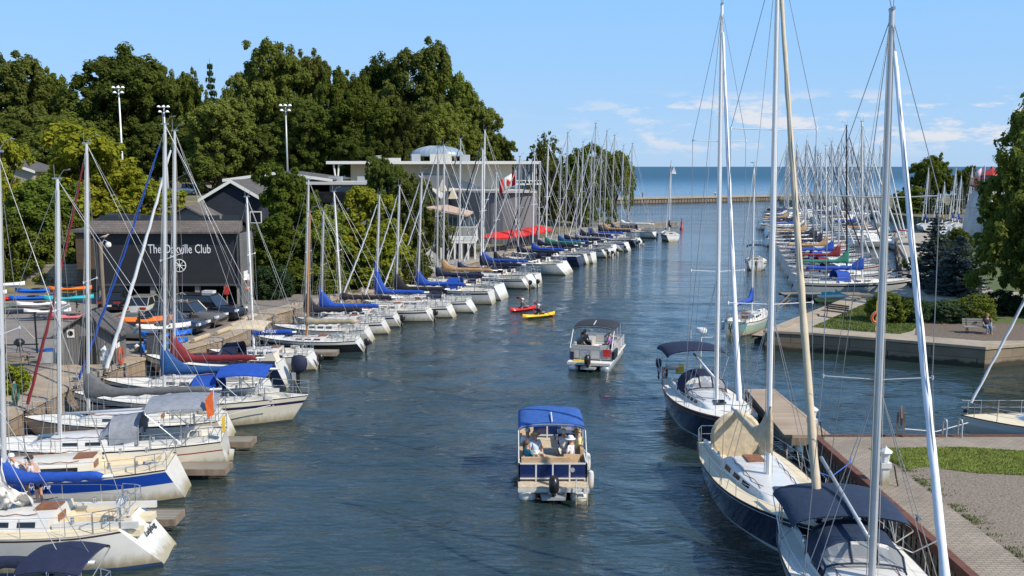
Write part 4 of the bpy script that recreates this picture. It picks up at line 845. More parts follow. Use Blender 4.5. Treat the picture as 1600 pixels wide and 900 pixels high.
mb=MB(); mb.prism([(X(662,yc-2),yc-1.4),(X(700,yc-2),yc-1.4),(X(700,yc-2),yc+2),(X(662,yc-2),yc+2)],6.0,Zv(274,yc-1)); mb.build('grey_wall_panel',greyp,r)
for u,v in((692,288),(708,300)):
    mb=MB(); x=X(u,yc-5); z=Zv(v,yc-5); mb.add([(x-.6,yc-5.5,z-.9),(x+.6,yc-5.5,z-.9),(x,yc-5.5,z+.6),(x-.6,yc-4,z-.9),(x+.6,yc-4,z-.9),(x,yc-4,z+.6)],[(0,1,2),(5,4,3),(0,2,5,3),(1,4,5,2),(0,3,4,1)]); mb.build('gable_dormer',creamw,r)
cxd,cyd,rx=X(684,yc+5),yc+5,3.9
mb=MB(); mb.lathe([(1.0,-.12),(1.0,-.02),(.93,.36),(.78,.63),(.55,.84),(.28,.96),(.02,1.0)],(cxd,cyd,zr+1.0),24,sc=(rx,2.6,1.35)); mb.build('dome_canopy',mat('grey_blue_translucent',(.22,.29,.35),.35),r,True)
for i in range(8): a_=i*math.pi/4; mb=MB(); mb.tube([(cxd+rx*.97*math.cos(a_),cyd+2.5*math.sin(a_),zr+.1),(cxd+rx*.97*math.cos(a_),cyd+2.5*math.sin(a_),zr+1.0)],.06,5); mb.build('dome_post',alud,r)
for i in range(9):
    q=-.8+.2*i; mb=MB(); mb.tube([(cxd+rx*q*k_,cyd-2.62*math.sqrt(max(0,1-q*q))*k_*1.0,zr+1.0+1.36*math.sqrt(max(0,1-k_*k_))) for k_ in(1,.93,.78,.55,.28)],.035,4); mb.build('dome_rib',alud,r)
for u,w,h in((592,.9,.8),(615,2.2,.45),(652,1.2,1.0),(690,3,1.0),(727,1.4,.9)): mb=MB(); mb.box((X(u,yc+3),yc+3,zr+.12+h/2),(w,1.4,h)); mb.build('rooftop_unit',alud if w<2 else mat('pale_roof',(.5,.48,.44),.7),r)
mb=MB(); mb.tube([(X(527,yc),yc-1.6,zr-.3),(X(531,yc),yc-1.6,zr-3.4)],.12,6); mb.tube([(X(535,yc),yc-1.6,zr-.3),(X(532,yc),yc-1.6,zr-3.4)],.12,6); mb.build('roof_strut',trim,r)
# club deck
r=thing('club_deck','two storey white railed terrace at the waterside of the club','building')
dx0,dx1,dy0,dy1=-8.9,-4.1,105,112; zl=3.5; zu=4.1
mb=MB(); mb.box(((dx0+dx1)/2,(dy0+dy1)/2,zl),(dx1-dx0,dy1-dy0,.3)); mb.build('terrace_floor',trim,r)
mb=MB(); mb.box(((dx0+dx1)/2+.1,dy0+2.6,2.4),(dx1-dx0-.6,3,1.9)); mb.build('lower_wall',greyp,r)
for i in range(7): x=dx0+.1+i*(dx1-dx0-.2)/6; mb=MB(); mb.box((x,dy0+.12,2.4),(.20,.2,1.9)); mb.build('column',trim,r)
for i in range(6): x=dx0+.5+i*(dx1-dx0-.2)/6; mb=MB(); mb.box((x-.02,dy0+1.07,2.5),(.5,.06,1.4)); mb.build('window',glass,r)
mb=MB(); mb.box(((dx0+dx1)/2,dy0,5.2),(dx1-dx0,.08,.09))
for i in range(34): mb.box((dx0+i*(dx1-dx0)/33,dy0,4.4),(.05,.05,1.5))
mb.box((dx1,dy0+2.6,5.2),(.08,5.2,.09))
for i in range(34): mb.box((dx1,dy0+.1+i*.155,4.4),(.05,.05,1.5))
mb.build('railing',trim,r)
mb=MB(); mb.box(((dx0+dx1)/2,dy0+1.6,5.7),(dx1-dx0-.4,.06,1.0)); mb.build('glass_screen',mat('blue_glass',(.06,.10,.13),.1,coat=.5),r)
for i in range(8): mb=MB(); x=dx0+.2+i*(dx1-dx0-.4)/7; mb.box((x,dy0+1.55,5.75),(.07,.07,1.15)); mb.build('screen_post',alud,r)
mb=MB(); mb.box(((dx0+dx1)/2,dy0-.05,5.1),(.0001+dx1-dx0+.1,.05,.02)); 
r=thing('shade_awning','wide beige square shade over the upper club terrace','awning'); x=-7.4; y=106.6; z=6.9; mb=MB(); c=(x,y,z+.75); q=[(x-2.4,y-1.8,z+.55),(x+2.3,y-2.2,z-.3),(x+2.9,y+1.6,z-.1),(x-1.5,y+2,z+.6)]
for i in range(4): mb.add([q[i],q[(i+1)%4],c],[(0,1,2)]); mb.add([tuple(Vector(q[i])-Vector((0,0,.2))),tuple(Vector(q[(i+1)%4])-Vector((0,0,.2))),q[(i+1)%4],q[i]],[(0,1,2,3)])
mb.build('canopy',canvas('awning_tan',(.42,.30,.22)),r); mb=MB(); mb.tube([(x,y,4.05),(x,y,z+.74)],.06,6); mb.build('pole',trim,r)
redu=canvas('red_umbrella',(.55,.02,.015))
for i,(u,v,y,lb) in enumerate([(775,369,115,'first red umbrella from the left on the club terrace'),(790,366,117,'second red umbrella from the left'),(803,363,119,'third red umbrella from the left, in the middle of the row'),(817,360,121,'fourth red umbrella from the left'),(829,357,123,'fifth red umbrella from the left'),(840,354,125,'last red umbrella at the right end of the row')]):
    x=X(u,y); z=Zv(v,y)
    r=thing('umbrella',lb,'umbrella',(x,y,1.5),.3*i,'red umbrellas on the club terrace'); h=max(2.3,z-1.5); mb=MB(); mb.lathe([(2.0,h-.62),(2.05,h-.45),(1.3,h-.12),(.05,h+.18)],(0,0,0),8); mb.build('canopy',redu,r); mb=MB(); mb.tube([(0,0,0),(0,0,h)],.04,6); mb.build('pole',alud,r)
# lighthouse
r=thing('lighthouse','white octagonal lighthouse with a red lantern gallery','lighthouse',(X(1544,125),125,1.2),R(22.5)); 
mb=MB(); mb.lathe([(3.5,0),(2.8,5.3),(2.9,5.35),(2.15,7.8),(2.1,8.0)],n=8); mb.build('tower',wsid,r)
redp=mat('red_paint',(.38,.03,.02),.5); mb=MB(); mb.lathe([(2.2,8.0),(2.7,8.2),(2.7,8.35),(1.4,8.36)],n=8); mb.build('gallery',redp,r)
mb=MB(); mb.lathe([(1.25,8.36),(1.25,9.6)],n=8); mb.build('lantern_glass',mat('blue_glass',(.06,.10,.13),.1,coat=.5),r)
for i in range(8): a=i*math.pi/4; mb=MB(); mb.tube([(1.27*math.cos(a),1.27*math.sin(a),8.36),(1.27*math.cos(a),1.27*math.sin(a),9.6)],.07,5); mb.build('lantern_bar',redp,r)
mb=MB(); mb.lathe([(1.75,9.6),(1.7,9.7),(.25,10.5),(.15,10.8)],n=8); mb.build('lantern_roof',redp,r)
mb=MB(); mb.tube([(2.6*math.cos(a*math.pi/4),2.6*math.sin(a*math.pi/4),9.2) for a in range(9)],.04,4)
for a in range(16): mb.tube([(2.6*math.cos(a*math.pi/8),2.6*math.sin(a*math.pi/8),8.35),(2.6*math.cos(a*math.pi/8),2.6*math.sin(a*math.pi/8),9.2)],.03,4)
mb.build('railing',redp,r)
# shed
r=thing('quay_shed','small grey plank shed with a dark doorway on the quay','shed',(-22.7,49.6,1.5),R(4)); r.scale=(.88,.8,.88); pl=brick('grey_planks',(.20,.19,.175),(.17,.16,.15),(.05,.05,.05),.16,30,vert=True,ms=.012,off=0)
w,dp,h,q=3.0,2.6,2.0,3.0; mb=MB(); mb.add([(-w/2,-dp/2,0),(w/2,-dp/2,0),(w/2,-dp/2,h),(0,-dp/2,q),(-w/2,-dp/2,h),(-w/2,dp/2,0),(w/2,dp/2,0),(w/2,dp/2,h),(0,dp/2,q),(-w/2,dp/2,h)],[(0,1,2,3,4),(9,8,7,6,5),(0,4,9,5),(1,6,7,2)]); mb.build('wall',pl,r)
mb=MB()
for sd in(-1,1):
    V=[(sd*2.0,-dp/2-.35,h-.32),(0,-dp/2-.35,q+.03),(0,dp/2+.35,q+.03),(sd*2.0,dp/2+.35,h-.32)]; V+=[(x,y,z+.1) for x,y,z in V]; mb.add(V,[(0,1,2,3),(4,5,6,7),(0,1,5,4),(1,2,6,5),(2,3,7,6),(3,0,4,7)])
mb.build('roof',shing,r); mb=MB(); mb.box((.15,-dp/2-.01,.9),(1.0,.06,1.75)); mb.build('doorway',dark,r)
mb=MB(); mb.box((-.9,-dp/2-.02,1.95),(.42,.04,.5)); s=mb.build('sign',trim,r); mb=MB(); mb.lathe([(.16,0),(.16,.01),(.13,.01),(.13,0)],(-.9,-dp/2-.05,1.95),16,axis='Y'); mb.tube([(-1.0,-dp/2-.05,2.05),(-.8,-dp/2-.05,1.85)],.015,4); mb.build('prohibition_mark',dark,s)
for y,z in((-.7,1.5),(-.2,1.5),(-.7,1.05),(-.2,1.05)): mb=MB(); mb.box((w/2+.02,y,z),(.03,.38,.36)); mb.build('notice',trim,r)

gable('lakeside_house','pale house seen behind the white pickup truck',X(306,166),166,5.5,5,7.2,9.4,10.8,mat('beige_wall',(.42,.38,.30),.8),shing)

for k_,(u,v,w,y,pr,lb) in enumerate([(1560,300,70,118,'bankA','green tree just behind the big dark tree at the right edge'),(1500,352,40,108,'bush','green shrub between the spruces and the lighthouse'),(1475,372,34,104,'dbush','dark shrub on the lawn left of the lighthouse base'),(1430,400,36,98,'bush','green shrub beside the promenade behind the left spruce'),(1590,330,60,100,'midA','mid green tree filling the gap under the big right edge tree')]):
    px_tree(pr,'shrub' if 'bush' in pr else 'deciduous_tree',lb,'shrub' if 'bush' in pr else 'tree',u,v,w,y,1.2)
r=thing('promenade_railing','dark red railing by the water left of the lighthouse','railing',(X(1482,128),128,1.2)); mb=MB()
for z_ in(.5,1.1): mb.box((2.2,0,z_),(7,.1,.1))
for q in range(5): mb.box((-1.2+q*1.7,0,.55),(.12,.12,1.1))
mb.build('railing_frame',redp,r)
r=[o for o in bpy.data.objects if o.name=='dark_clubhouse'][0]
mb=MB(); mb.box((-26.2,69.94,7.08),(11.0,.10,.13)); mb.build('gutter',alud,r)
for x in(-31.4,-20.75): mb=MB(); mb.box((x,69.93,5.0),(.10,.10,4.0)); mb.build('downpipe',mat('grey_pipe',(.06,.06,.065),.5),r)
mb=MB(); mb.box((-26.1,69.95,3.08),(10.9,.08,.16)); mb.build('lower_trim',mat('grey_pipe',(.06,.06,.065),.5),r)
# ---------------------------------------------------------------- boats on the right, near
sailboat(None,(-.07,-1),11.4,B=3.75,fb=1.15,stern=(9.62,28.4),hull=white,stripe=white,mast=alud,mtop=Zv(8,22.6),xm=.51,jib=mat('white_sun_strip',(.74,.74,.76),.7,var=.06,scale=4,bump=.3,bscale=3),jibr=.095,cover=None,dodger=slatec,
  bimini=(slatec,1.62,1.4,4.1,.95),label='white foreground yacht with slate blue bimini and clear dodger beside the paved path',wheel=True,spread=(.36,.68),rk=.9,boomup=.55,wins=5,sprw=1.35,fender=((.2,1),(.5,1)))
sailboat(None,(.05,-1),10.2,B=3.5,fb=1.15,stern=(8.5,36.1),hull=navyhull,stripe=mat('white_stripe',(.7,.7,.68),.4),boot=mat('white_boot',(.6,.6,.58),.5),transom=cream,deck=deckc,mast=mastw,mtop=19.2,xm=.53,jib=mat('beige_sun_strip',(.52,.43,.30),.8,var=.08,scale=4,bump=.3,bscale=3),jibr=.12,
  cover=beigec,label='navy hulled yacht with beige sail cover and round beige wheel cover',spread=(.33,.66),wins=3,boomlen=4.4,covh=1.35,covp=.45,stripew=(.955,.97),fender=((.35,1),),sprw=1.45,boomup=.2)
y2=[o for o in bpy.data.objects if o.get('label','').startswith('navy hulled yacht with beige')][0]
mb=MB(); mb.lathe([(.02,-.10),(.9,-.10),(1.0,0),(.9,.10),(.02,.10)],(1.6,0,1.75),20,axis='X',sc=(1,1.0,1)); mb.build('wheel_cover',beigec,y2,True)
sailboat(None,(.07,-1),9.6,B=3.4,fb=1.2,stern=(8.8,46.9),hull=navyhull,stripe=teak,boot=mat('white_boot',(.6,.6,.58),.5),transom=navyhull,mast=mastw,mtop=19.0,xm=.63,jib=mat('white_sun_strip',(.74,.74,.76),.7),jibr=.11,cover=None,
  dodger=navyc,bimini=(navyc,1.5,.5,2.9,1.6),label='navy hulled yacht with navy bimini and dodger at the outer end of the plank dock',spread=(.33,.66),wins=5,stripew=(.90,.94),boomup=.3,boomlen=4.0,toe=teak,fender=((.4,1),),sprw=1.2)
y3=[o for o in bpy.data.objects if o.get('label','').startswith('navy hulled yacht with navy')][0]
mb=MB(); mb.tube([(.1,.9,1.2),(.1,.9,3.55)],.035,6); mb.lathe([(.02,0),(.27,.02),(.30,.14),(.25,.24),(.02,.27)],(.1,.9,3.55),12); mb.build('radar_dome',white,y3,True); mb=MB(); mb.tube([(.1,.35,3.3),(.1,1.5,3.3)],.02,5); mb.tube([(.1,.35,3.3),(.1,.35,3.7)],.02,5); mb.build('antenna_bar',white,y3)
outboard_motor(y3,(-.25,-1.2,1.6),.85)
mb=MB(); mb.lathe([(.02,-.35),(.17,-.3),(.19,0),(.17,.3),(.02,.35)],(-.2,-.5,1.75),10,axis='Y'); mb.build('liferaft_canister',white,y3,True)
mb=MB(); mb.box((-.2,-.1,1.6),(.12,.4,.5)); mb.build('yellow_rescue_bag',yellowc,y3); mb=MB(); mb.box((-.3,-.85,1.35),(.03,.3,.7)); mb.build('ensign',redc,y3)
# bow of the boat moored behind the path, its forestay rising out of frame
sailboat(None,(-1,.02),9.5,B=3.2,fb=1.15,stern=(28.6,38.2),hull=cream,stripe=mat('white_stripe',(.7,.7,.68),.4),deck=deckc,label='cream bowed sailboat at the right edge behind the paved path',mtop=13.5,xm=.52,jib=mastw,jibr=.05,cover=None)
# ---------------------------------------------------------------- left bank boats, near to far
LG='sailboats moored along the left bank'
b=sailboat(None,(-1,.0),8.6,B=3.0,stern=(-9.9,21.9),mast=alu,mtop=10.5,xm=.62,cover=navyc,bimini=(navyc,.85,.4,2.0,1.35),label='nearest left boat, its navy bimini and navy boom cover just inside the bottom corner',group=LG,fender=((.75,-1),))
b1=sailboat(None,(-1,-.06),9.6,B=3.1,fb=1.22,stern=(-10.6,27.6),stripe=mat('brown_cove_line',(.05,.025,.02),.4),boot=mat('blue_boot',(.03,.06,.14),.5),deck=deckc,mast=alu,mtop=Zv(238,27.8),xm=.515,cover=bluec,covh=.5,boomlen=3.3,rk=1.2,label='white sailboat with slumped royal blue sail cover and a script name on its slanted transom',group=LG,wheel=True,fender=((.28,1),),wins=3,stripew=(.93,.97),toe=None)
b2=sailboat(None,(-1,-.17),9.4,B=3.0,fb=1.15,stern=(-12.0,33.2),stripe=bluest,stripew=(.66,.97),deck=deckc,cabin=cream,nomast=True,label='white sailboat with a broad royal blue sheer band lettered encore',group=LG,rk=.6,wins=1,xm=.55,cover=None)
text('encore',.27,mat('sign_white',(.85,.85,.85),.5),b2,(4.7,1.53,1.0),(R(90),0,R(180)),name='name_lettering',shear=.3)
_m=Matrix(((0,.62,-.78),(-1,0,0),(0,.78,.62))); text('Ladybug',.27,blackst,b1,(.68,-.15,.78),_m.to_euler(),name='name_lettering',shear=.4)
sailboat(None,(-1,-.19),10.2,B=3.1,stern=(-11.6,36.9),hull=cream,stripe=redst,stripew=(.74,.78),mast=alu,mtop=Zv(280,36.),xm=.63,cover=None,dodger=lgreyc,bimini=(lgreyc,1.2,.3,3.0,1.35),label='cream sailboat with light grey bimini and dodger and a thin red side stripe',group=LG,jib=None,wins=3,rk=.2)
sailboat(None,(-1,-.12),8.9,B=2.9,stern=(-12.4,40.2),hull=tanhull,stripe=tanhull,mast=alu,mtop=Zv(225,39.8),xm=.69,cover=greyc,jib=redc,jibr=.065,label='tan hulled sailboat with charcoal grey sail cover and maroon furled headsail',group=LG)
sailboat(None,(-1,-.05),10.2,B=3.3,fb=1.15,stern=(-10.5,43.1),hull=cream,stripe=navyst,stripew=(.78,.87),dblend=True,mast=alu,mtop=Zv(195,43.1),xm=.58,cover=tealc,covh=1.2,dodger=bluec,bimini=(bluec,1.1,.9,3.2,1.15),jib=bluec,jibr=.058,label='cream canoe sterned sailboat with navy side stripe and bright blue dodger and bimini',group=LG,wheel=True,rk=-.8)
sailboat(None,(-1,-.02),8.8,B=2.9,stern=(-12.2,46.6),hull=white,mast=alu,mtop=Zv(205,46.6),xm=.58,cover=redc,covh=1.3,jib=mastw,jibr=.10,label='white sailboat with maroon sail cover next to the teal covered one',group=LG)
mbt=sailboat(None,(-1,.02),8.0,B=2.8,fb=1.3,stern=(-12.3,50.2),hull=navyhull,stripe=white,stripew=(.84,.97),nomast=True,cover=None,bimini=(beigec,1.1,1.0,2.8,1.9),dodger=navyc,cabin=navyc,label='navy covered motorboat with beige bimini and big navy bagged outboard',cat='motorboat',name='motorboat',xm=.5,rail=False)
outboard_motor(mbt,(-.5,0,.55),1.7,navyc)
mb=MB(); mb.box((1.0,0,1.5),(.7,.9,.5),tilt=.3); mb.build('rear_seat',cream,mbt)
sailboat(None,(-1,.03),6.7,B=2.6,fb=.85,stern=(-11.6,54.6),hull=greyhull,stripe=white,stripew=(.7,.99),mast=mastw,mtop=Zv(308,54.6),xm=.58,cover=bluec,covh=.05,label='small grey white sailboat with rolled royal blue lettered sail on its boom',group=LG,outboard=0.2,rake=-.01,spread=(.62,),boomlen=2.6)
bn=bpy.data.objects[[o.name for o in bpy.data.objects if o.get('label','').startswith('small grey white sailboat with rolled')][0]]
text('Refax',.40,mat('sign_white',(.85,.85,.85),.5),bn,(2.9,.22,2.28),(R(90),0,R(180)),name='name_lettering',shear=.3)
sailboat(None,(-1,.04),7.4,B=2.4,fb=.75,stern=(-9.6,59.8),hull=blackhull,stripe=white,stripew=(.84,.99),mast=woodmast,mtop=Zv(332,59.6),xm=.52,cover=canvas('khaki_canvas',(.30,.26,.17)),covh=.15,label='black hulled daysailer with varnished wooden mast and khaki sail cover',group=LG,outboard=.3,spread=(.5,),cabh=.25)
sailboat(None,(-1,.05),7.2,B=2.5,stern=(-9.6,63.4),hull=greyhull,stripe=white,mast=alu,mtop=Zv(281,63.4),xm=.66,cover=blackf,covh=1.4,label='grey sailboat with tall black sail cover behind the wooden mast',group=LG)
sailboat(None,(-1,.05),7.0,B=2.4,stern=(-8.9,66.6),hull=white,mast=alud,mtop=Zv(330,66.6),xm=.72,cover=bluec,covh=1.3,label='white sailboat with dull dark mast and blue sail cover right of the wooden mast',group=LG)
sailboat(None,(-1,.08),7.0,B=2.5,stern=(-8.4,69.6),hull=greyhull,mast=mastw,mtop=Zv(300,69.6),xm=.66,cover=blackf,covh=.2,label='small grey sailboat with leaning white mast and outboard motor on its stern',group=LG,outboard=.4,rake=-.04)
sailboat(None,(-1,.13),7.8,B=2.7,stern=(-6.1,72.0),hull=white,stripe=blackst,mast=alu,mtop=Zv(305,72.8),xm=.60,cover=bluec,covh=2.1,label='white sailboat with black side stripe and steep bright blue sail cover',group=LG,outboard=.3,jib=mastw,jibr=.07)
sailboat(None,(-1,.18),7.8,B=2.7,stern=(-4.6,73.8),hull=white,mast=alu,mtop=Zv(290,74.8),xm=.63,cover=blackf,covh=1.5,label='white sailboat with black sail cover between two blue covered ones',group=LG,jib=mastw,jibr=.07)
sailboat(None,(-1,.2),8.4,B=2.9,stern=(-3.0,76.4),hull=white,stripe=navyst,mast=alu,mtop=Zv(270,77.5),xm=.60,cover=bluec,covh=1.2,label='white sailboat with slanted transom and blue sail cover just left of the navy covered group',group=LG,rk=.7,jib=mastw,jibr=.07,dodger=navyc)
row=[(686,230,navyc,'navy',tanc,0),(697,227,tanc,'tan',None,1),(724,217,navyc,'navy',None,0),(751,203,bluec,'blue',navyc,0),(756,232,navyc,'navy',None,0),(779,268,blackf,'black',None,1),(806,245,navyc,'navy',None,0),(832,237,bluec,'blue',None,0),(845,255,navyc,'navy',None,2),
 (857,225,greenc,'green',None,0),(870,232,tealc,'teal',None,0),(884,208,navyc,'navy',None,0),(897,235,lgreyc,'grey',None,1),(907,222,navyc,'navy',None,0),(917,222,bluec,'blue',None,0),(929,193,lgreyc,'grey',None,0),(938,230,navyc,'navy',None,2),(946,205,tanc,'tan',None,0),(954,212,navyc,'navy',None,0),(969,228,whitec,'white',None,0)]
ordn=['first','second','third','fourth','fifth','sixth','seventh','eighth','ninth','tenth','eleventh','twelfth','thirteenth','fourteenth','fifteenth','sixteenth','seventeenth','eighteenth','nineteenth','twentieth']
rb=random.Random(9)
for i,(u,v,cv,cn,dg,hc) in enumerate(row):
    # solve for the berth whose mast stands under this sight line
    best=None
    for k in range(900):
        ysn=77.5+k*.1; hd=Vector((-1,.22+.25*min(1,(ysn-77)/30))).normalized(); L=9.4+1.2*math.sin(i*2.4)+(ysn-77)*.012
        q=Vector((stern_x(ysn),ysn))+hd*L*.56; du=abs(800+F*q.x/(q.y*1.0+1.4)-u)
        if best is None or du<best[0]: best=(du,ysn,hd,L,q)
    du,ysn,hd,L,q=best; hull={0:white,1:greyhull,2:navyhull}[hc]
    sailboat(None,hd,L,B=2.95,stern=(stern_x(ysn)+rb.uniform(-.5,.3),ysn),hull=hull,transom=white if hc<2 else navyhull,stripe=rb.choice([navyst,white,blackst,redst,bluest]),mast=rb.choice([alu,mastw,alud,alu]),mtop=Zv(v,q.y),xm=.56,cover=cv,covh=rb.uniform(.45,.95),
      jib=rb.choice([mastw,None,alu,navyc,greyc]) ,jibr=.075,label='%s %s hulled sailboat in the club walk row from the near end, %s sail cover'%(ordn[i],{0:'white',1:'grey',2:'navy'}[hc],cn),group='dense row of sailboats along the club walk',detail=1,rake=.02,
      dodger=rb.choice([navyc,navyc,bluec,None]),fb=rb.uniform(.95,1.3),rk=rb.choice([1.0,.6,.3]),outboard=rb.choice([None,.5]),wr=.016,wins=3)
sailboat(None,(.02,1),9.0,B=3.0,stern=(25.9,148.6),hull=white,mast=mastw,mtop=Zv(255,154),xm=.56,cover=blackf,boomlen=3,label='white sailboat alone in the channel mouth, seen from astern',detail=1,jib=mastw,wr=.02)
sailboat(None,(-.9,.4),9.5,stern=(24.6,157),hull=blackhull,mast=alud,mtop=Zv(225,161),xm=.56,cover=lgreyc,label='dark hulled sailboat ending the left row, beside the lone channel boat',detail=1,jib=greyc)
# pond mouth boat and the small motorboat in the channel
sailboat(None,(.56,.83),6.6,B=2.4,fb=.9,stern=(15.8,65.2),hull=greenhull,stripe=white,stripew=(.86,.99),transom=greenhull,mast=mastw,mtop=Zv(262,68.5),xm=.55,cover=bluec,covh=1.0,label='pale green hulled sailboat with blue sail cover at the island corner',detail=2,outboard=.2,fender=((.1,1),))
mtb=sailboat(None,(.25,1),6.0,B=2.6,fb=.95,stern=(28.3,107),hull=white,nomast=True,cover=None,bimini=(navyc,1.15,.9,3.0,1.6),label='small white motorboat with navy bimini crossing the channel',cat='motorboat',name='motorboat',detail=1,rail=False,xm=.5,trunk=(.45,.8)); outboard_motor(mtb,(-.3,0,.5),1)
mtb=sailboat(None,(1,.1),8.5,B=3,fb=1.3,stern=(49.5,182),hull=white,nomast=True,cover=None,bimini=(navyc,1.3,.9,4.4,2.2),label='white motor cruiser with navy top at the far left tip of the marina',cat='motorboat',name='motorboat',detail=1,rail=False,xm=.5,cabh=1.0)
# ---------------------------------------------------------------- marina on the right: stem rows of boats with bows to the promenade
MG='boats of the crowded marina on the right'
sx=lambda y: 26.4+(y-86)*.232
near=[(87.0,bluec,'royal blue',white,mastw,190,'white yacht with long blue sail cover, nearest in the marina, behind the jet ski',2,.02),
 (94.0,greenc,'green',white,blackf,196,'white yacht with green sail cover and black mast, second in the marina',1,0),(101.0,redc,'maroon',white,alu,232,'white yacht with maroon sail cover, third in the marina',1,0),(107.5,bluec,'blue',white,alu,222,'white yacht with blue sail cover, fourth in the marina, beyond the maroon covered one',1,0),
 (114,tanc,'tan',white,mastw,228,'white yacht with tan sail cover in the middle of the marina front row',1,0),(120.5,navyc,'navy',navyhull,alu,240,'navy hulled yacht with navy sail cover in the marina front row',1,0)]
for i,(y,cv,cn,hl,ms_,v,lb,dt,_) in enumerate(near):
    L=11.6 if i==0 else 10.6
    sailboat(None,(1,.03),L,B=3.4,stern=(sx(y),y),hull=hl,stripe=[blackst,navyst,redst,bluest,navyst,white][i],mast=ms_,mtop=Zv(v,y),xm=.56,cover=cv,covh=1.2,label=lb,group=MG,detail=dt,jib=[mastw,greyc,mastw,mastw,navyc,mastw][i],dodger=[bluec,navyc,redc,bluec,None,navyc][i],wr=.016,spread=(.35,.68))
cols=[(navyc,'navy'),(blackf,'black'),(bluec,'blue'),(whitec,'white'),(greyc,'grey'),(tanc,'tan')]
def farboat(y,x,v,cv,cn,lb,hull=white,L=10.,h=(1,.03),ms_=alu,g=MG,jib=mastw):
    return sailboat(None,h,L,B=3.2,rake=.02,stern=(x,y),hull=hull,stripe=rb.choice([navyst,white,redst]),mast=ms_,mtop=Zv(v,y),xm=.56,cover=cv,covh=.8,label=lb,group=g,detail=0,jib=jib,jibr=.11,wr=.022,rail=False)
proto=[]
for i in range(12):
    y=127.5+i*6.3; c=cols[(i*5+1)%6]; v=[236,228,215,240,226,232,222,238,218,230,236,225][i]
    farboat(y,sx(y)+rb.uniform(-.8,.8),v,c[0],c[1],'%s boat past the navy hulled one in the marina front row, %s sail cover'%(ordn[i],c[1]),L=10+rb.uniform(-.7,1),ms_=rb.choice([alu,mastw,alud]),jib=rb.choice([mastw,alu,greyc,navyc]))
for i in range(13):
    y=139+i*5.6; c=cols[(i*7+3)%6]; x=sx(y)+11.6+rb.uniform(-.4,.4)
    farboat(y,x,[214,226,232,222,230,238,228,219,235][i%9],c[0],c[1],'%s boat from the near end of the dense back row of the marina, %s cover'%(ordn[i],c[1]),h=(1,.0),L=9+rb.uniform(-.7,.6),ms_=rb.choice([alu,mastw,alud]),g='back row of marina sailboats',jib=rb.choice([mastw,alu,greyc]))
for i in range(9):
    u=1232+i*17; y=208+9*(i%3); c=cols[(i*3)%6]
    farboat(y,X(u,y)-6,[232,240,222,236,228,243,225,238,230][i],c[0],c[1],'tiny sailboat at the lake end of the marina, %s from the left'%ordn[i],L=9,ms_=rb.choice([alu,mastw,alud]),g='farthest marina sailboats')
for i,(u,v,cv,cn,hl) in enumerate([(1465,262,bluec,'blue',white),(1482,300,navyc,'navy',white),(1492,285,tanc,'orange tan',woodmast),(1508,262,bluec,'blue',white),(1518,275,bluec,'royal blue',white),(1534,262,whitec,'white',white)]):
    y=172+ (i%2)*5
    farboat(y,X(u,y)-1.5,v,cv,cn,'far basin sailboat with %s cover, number %s from the left beside the lighthouse'%(cn,['one','two','three','four','five','six'][i]),hull=hl,L=8,h=(.25,1),ms_=mastw,g='boats in the far basin left of the lighthouse')
for i,(u,y,cv,lb) in enumerate([(1426,150,whitec,'white motorboat at the left of the far basin'),(1415,132,redc,'red topped motorboat at the end of the promenade'),(1478,160,whitec,'white motorboat stern on in the far basin'),(1500,158,whitec,'second white motorboat stern on, nearer the lighthouse')]):
    sailboat(None,(.1,1),6.5,B=2.5,fb=.95,stern=(X(u,y),y),nomast=True,cover=None,hull=white,label=lb,cat='motorboat',name='motorboat',detail=0,rail=False,xm=.5,cabh=.8,group='motorboats of the far basin',bimini=(cv,1.1,.8,2.8,1.6) if i==1 else None)
# distant sail
r=thing('distant_sailboat','tiny white sail far out on the lake','sailboat',(X(1041,1500)+10,1500,0)); mb=MB(); mb.lathe([(.3,-4),(1.2,-2),(1.3,2),(.1,4.5)],(0,0,.5),8,axis='X'); mb.build('hull',white,r); mb=MB(); mb.add([(-3.5,.1,1.5),(.5,.1,1.5),(.5,.1,12),(-3.5,-.1,1.5),(.5,-.1,1.5),(.5,-.1,12),(.8,.1,1.5),(3.8,.1,1.3),(.8,.1,11),(.8,-.1,1.5),(3.8,-.1,1.3),(.8,-.1,11)],[(0,1,2),(5,4,3),(0,2,5,3),(1,4,5,2),(6,7,8),(11,10,9),(6,8,11,9),(7,10,11,8)]); mb.build('sail',whitec,r)
# promenade between the rows and finger docks
mb=MB(); mb.prism([(37.8,86),(42.0,86),(60.5,160),(72,208),(66.5,208),(55,160)],.9,1.25) if False else None
r=thing('marina_pier','long grey plank pier between the two rows of marina boats','dock'); mb=MB(); mb.prism([(37.8,89),(41.5,89),(51.3,115),(66,148),(62.4,148),(47.8,115)],.7,.95); mb.build('planking',dkg,r)
for i in range(8): y=91+i*7.5; x=37.7+(y-89)*.395; mb=MB(); mb.tube([(x,y,-.8),(x,y,1.7)],.16,8); mb.build('pile',woodp,r)
def finger(lb,x0,y0,ln,w,zt,g,h=0,m=dkg,nm='finger_dock'):
    r=thing(nm,lb,'dock',(x0,y0,0),h,g); mb=MB(); mb.box((ln/2,0,zt-.06),(ln,w,.12)); mb.build('planking',m,r)
    for sd in(-1,1): mb=MB(); mb.box((ln/2,sd*(w/2+.03),zt-.11),(ln+.1,.06,.24)); mb.build('fascia',woodp,r)
    mb=MB(); mb.box((ln+.03,0,zt-.11),(.06,w,.24)); mb.build('end_board',woodp,r)
    for k in range(3): mb=MB(); mb.box((ln*(.2+.33*k),0,.05),(1.0,w*.8,.3)); mb.build('float',black,r)
FD='finger docks between the left bank boats'
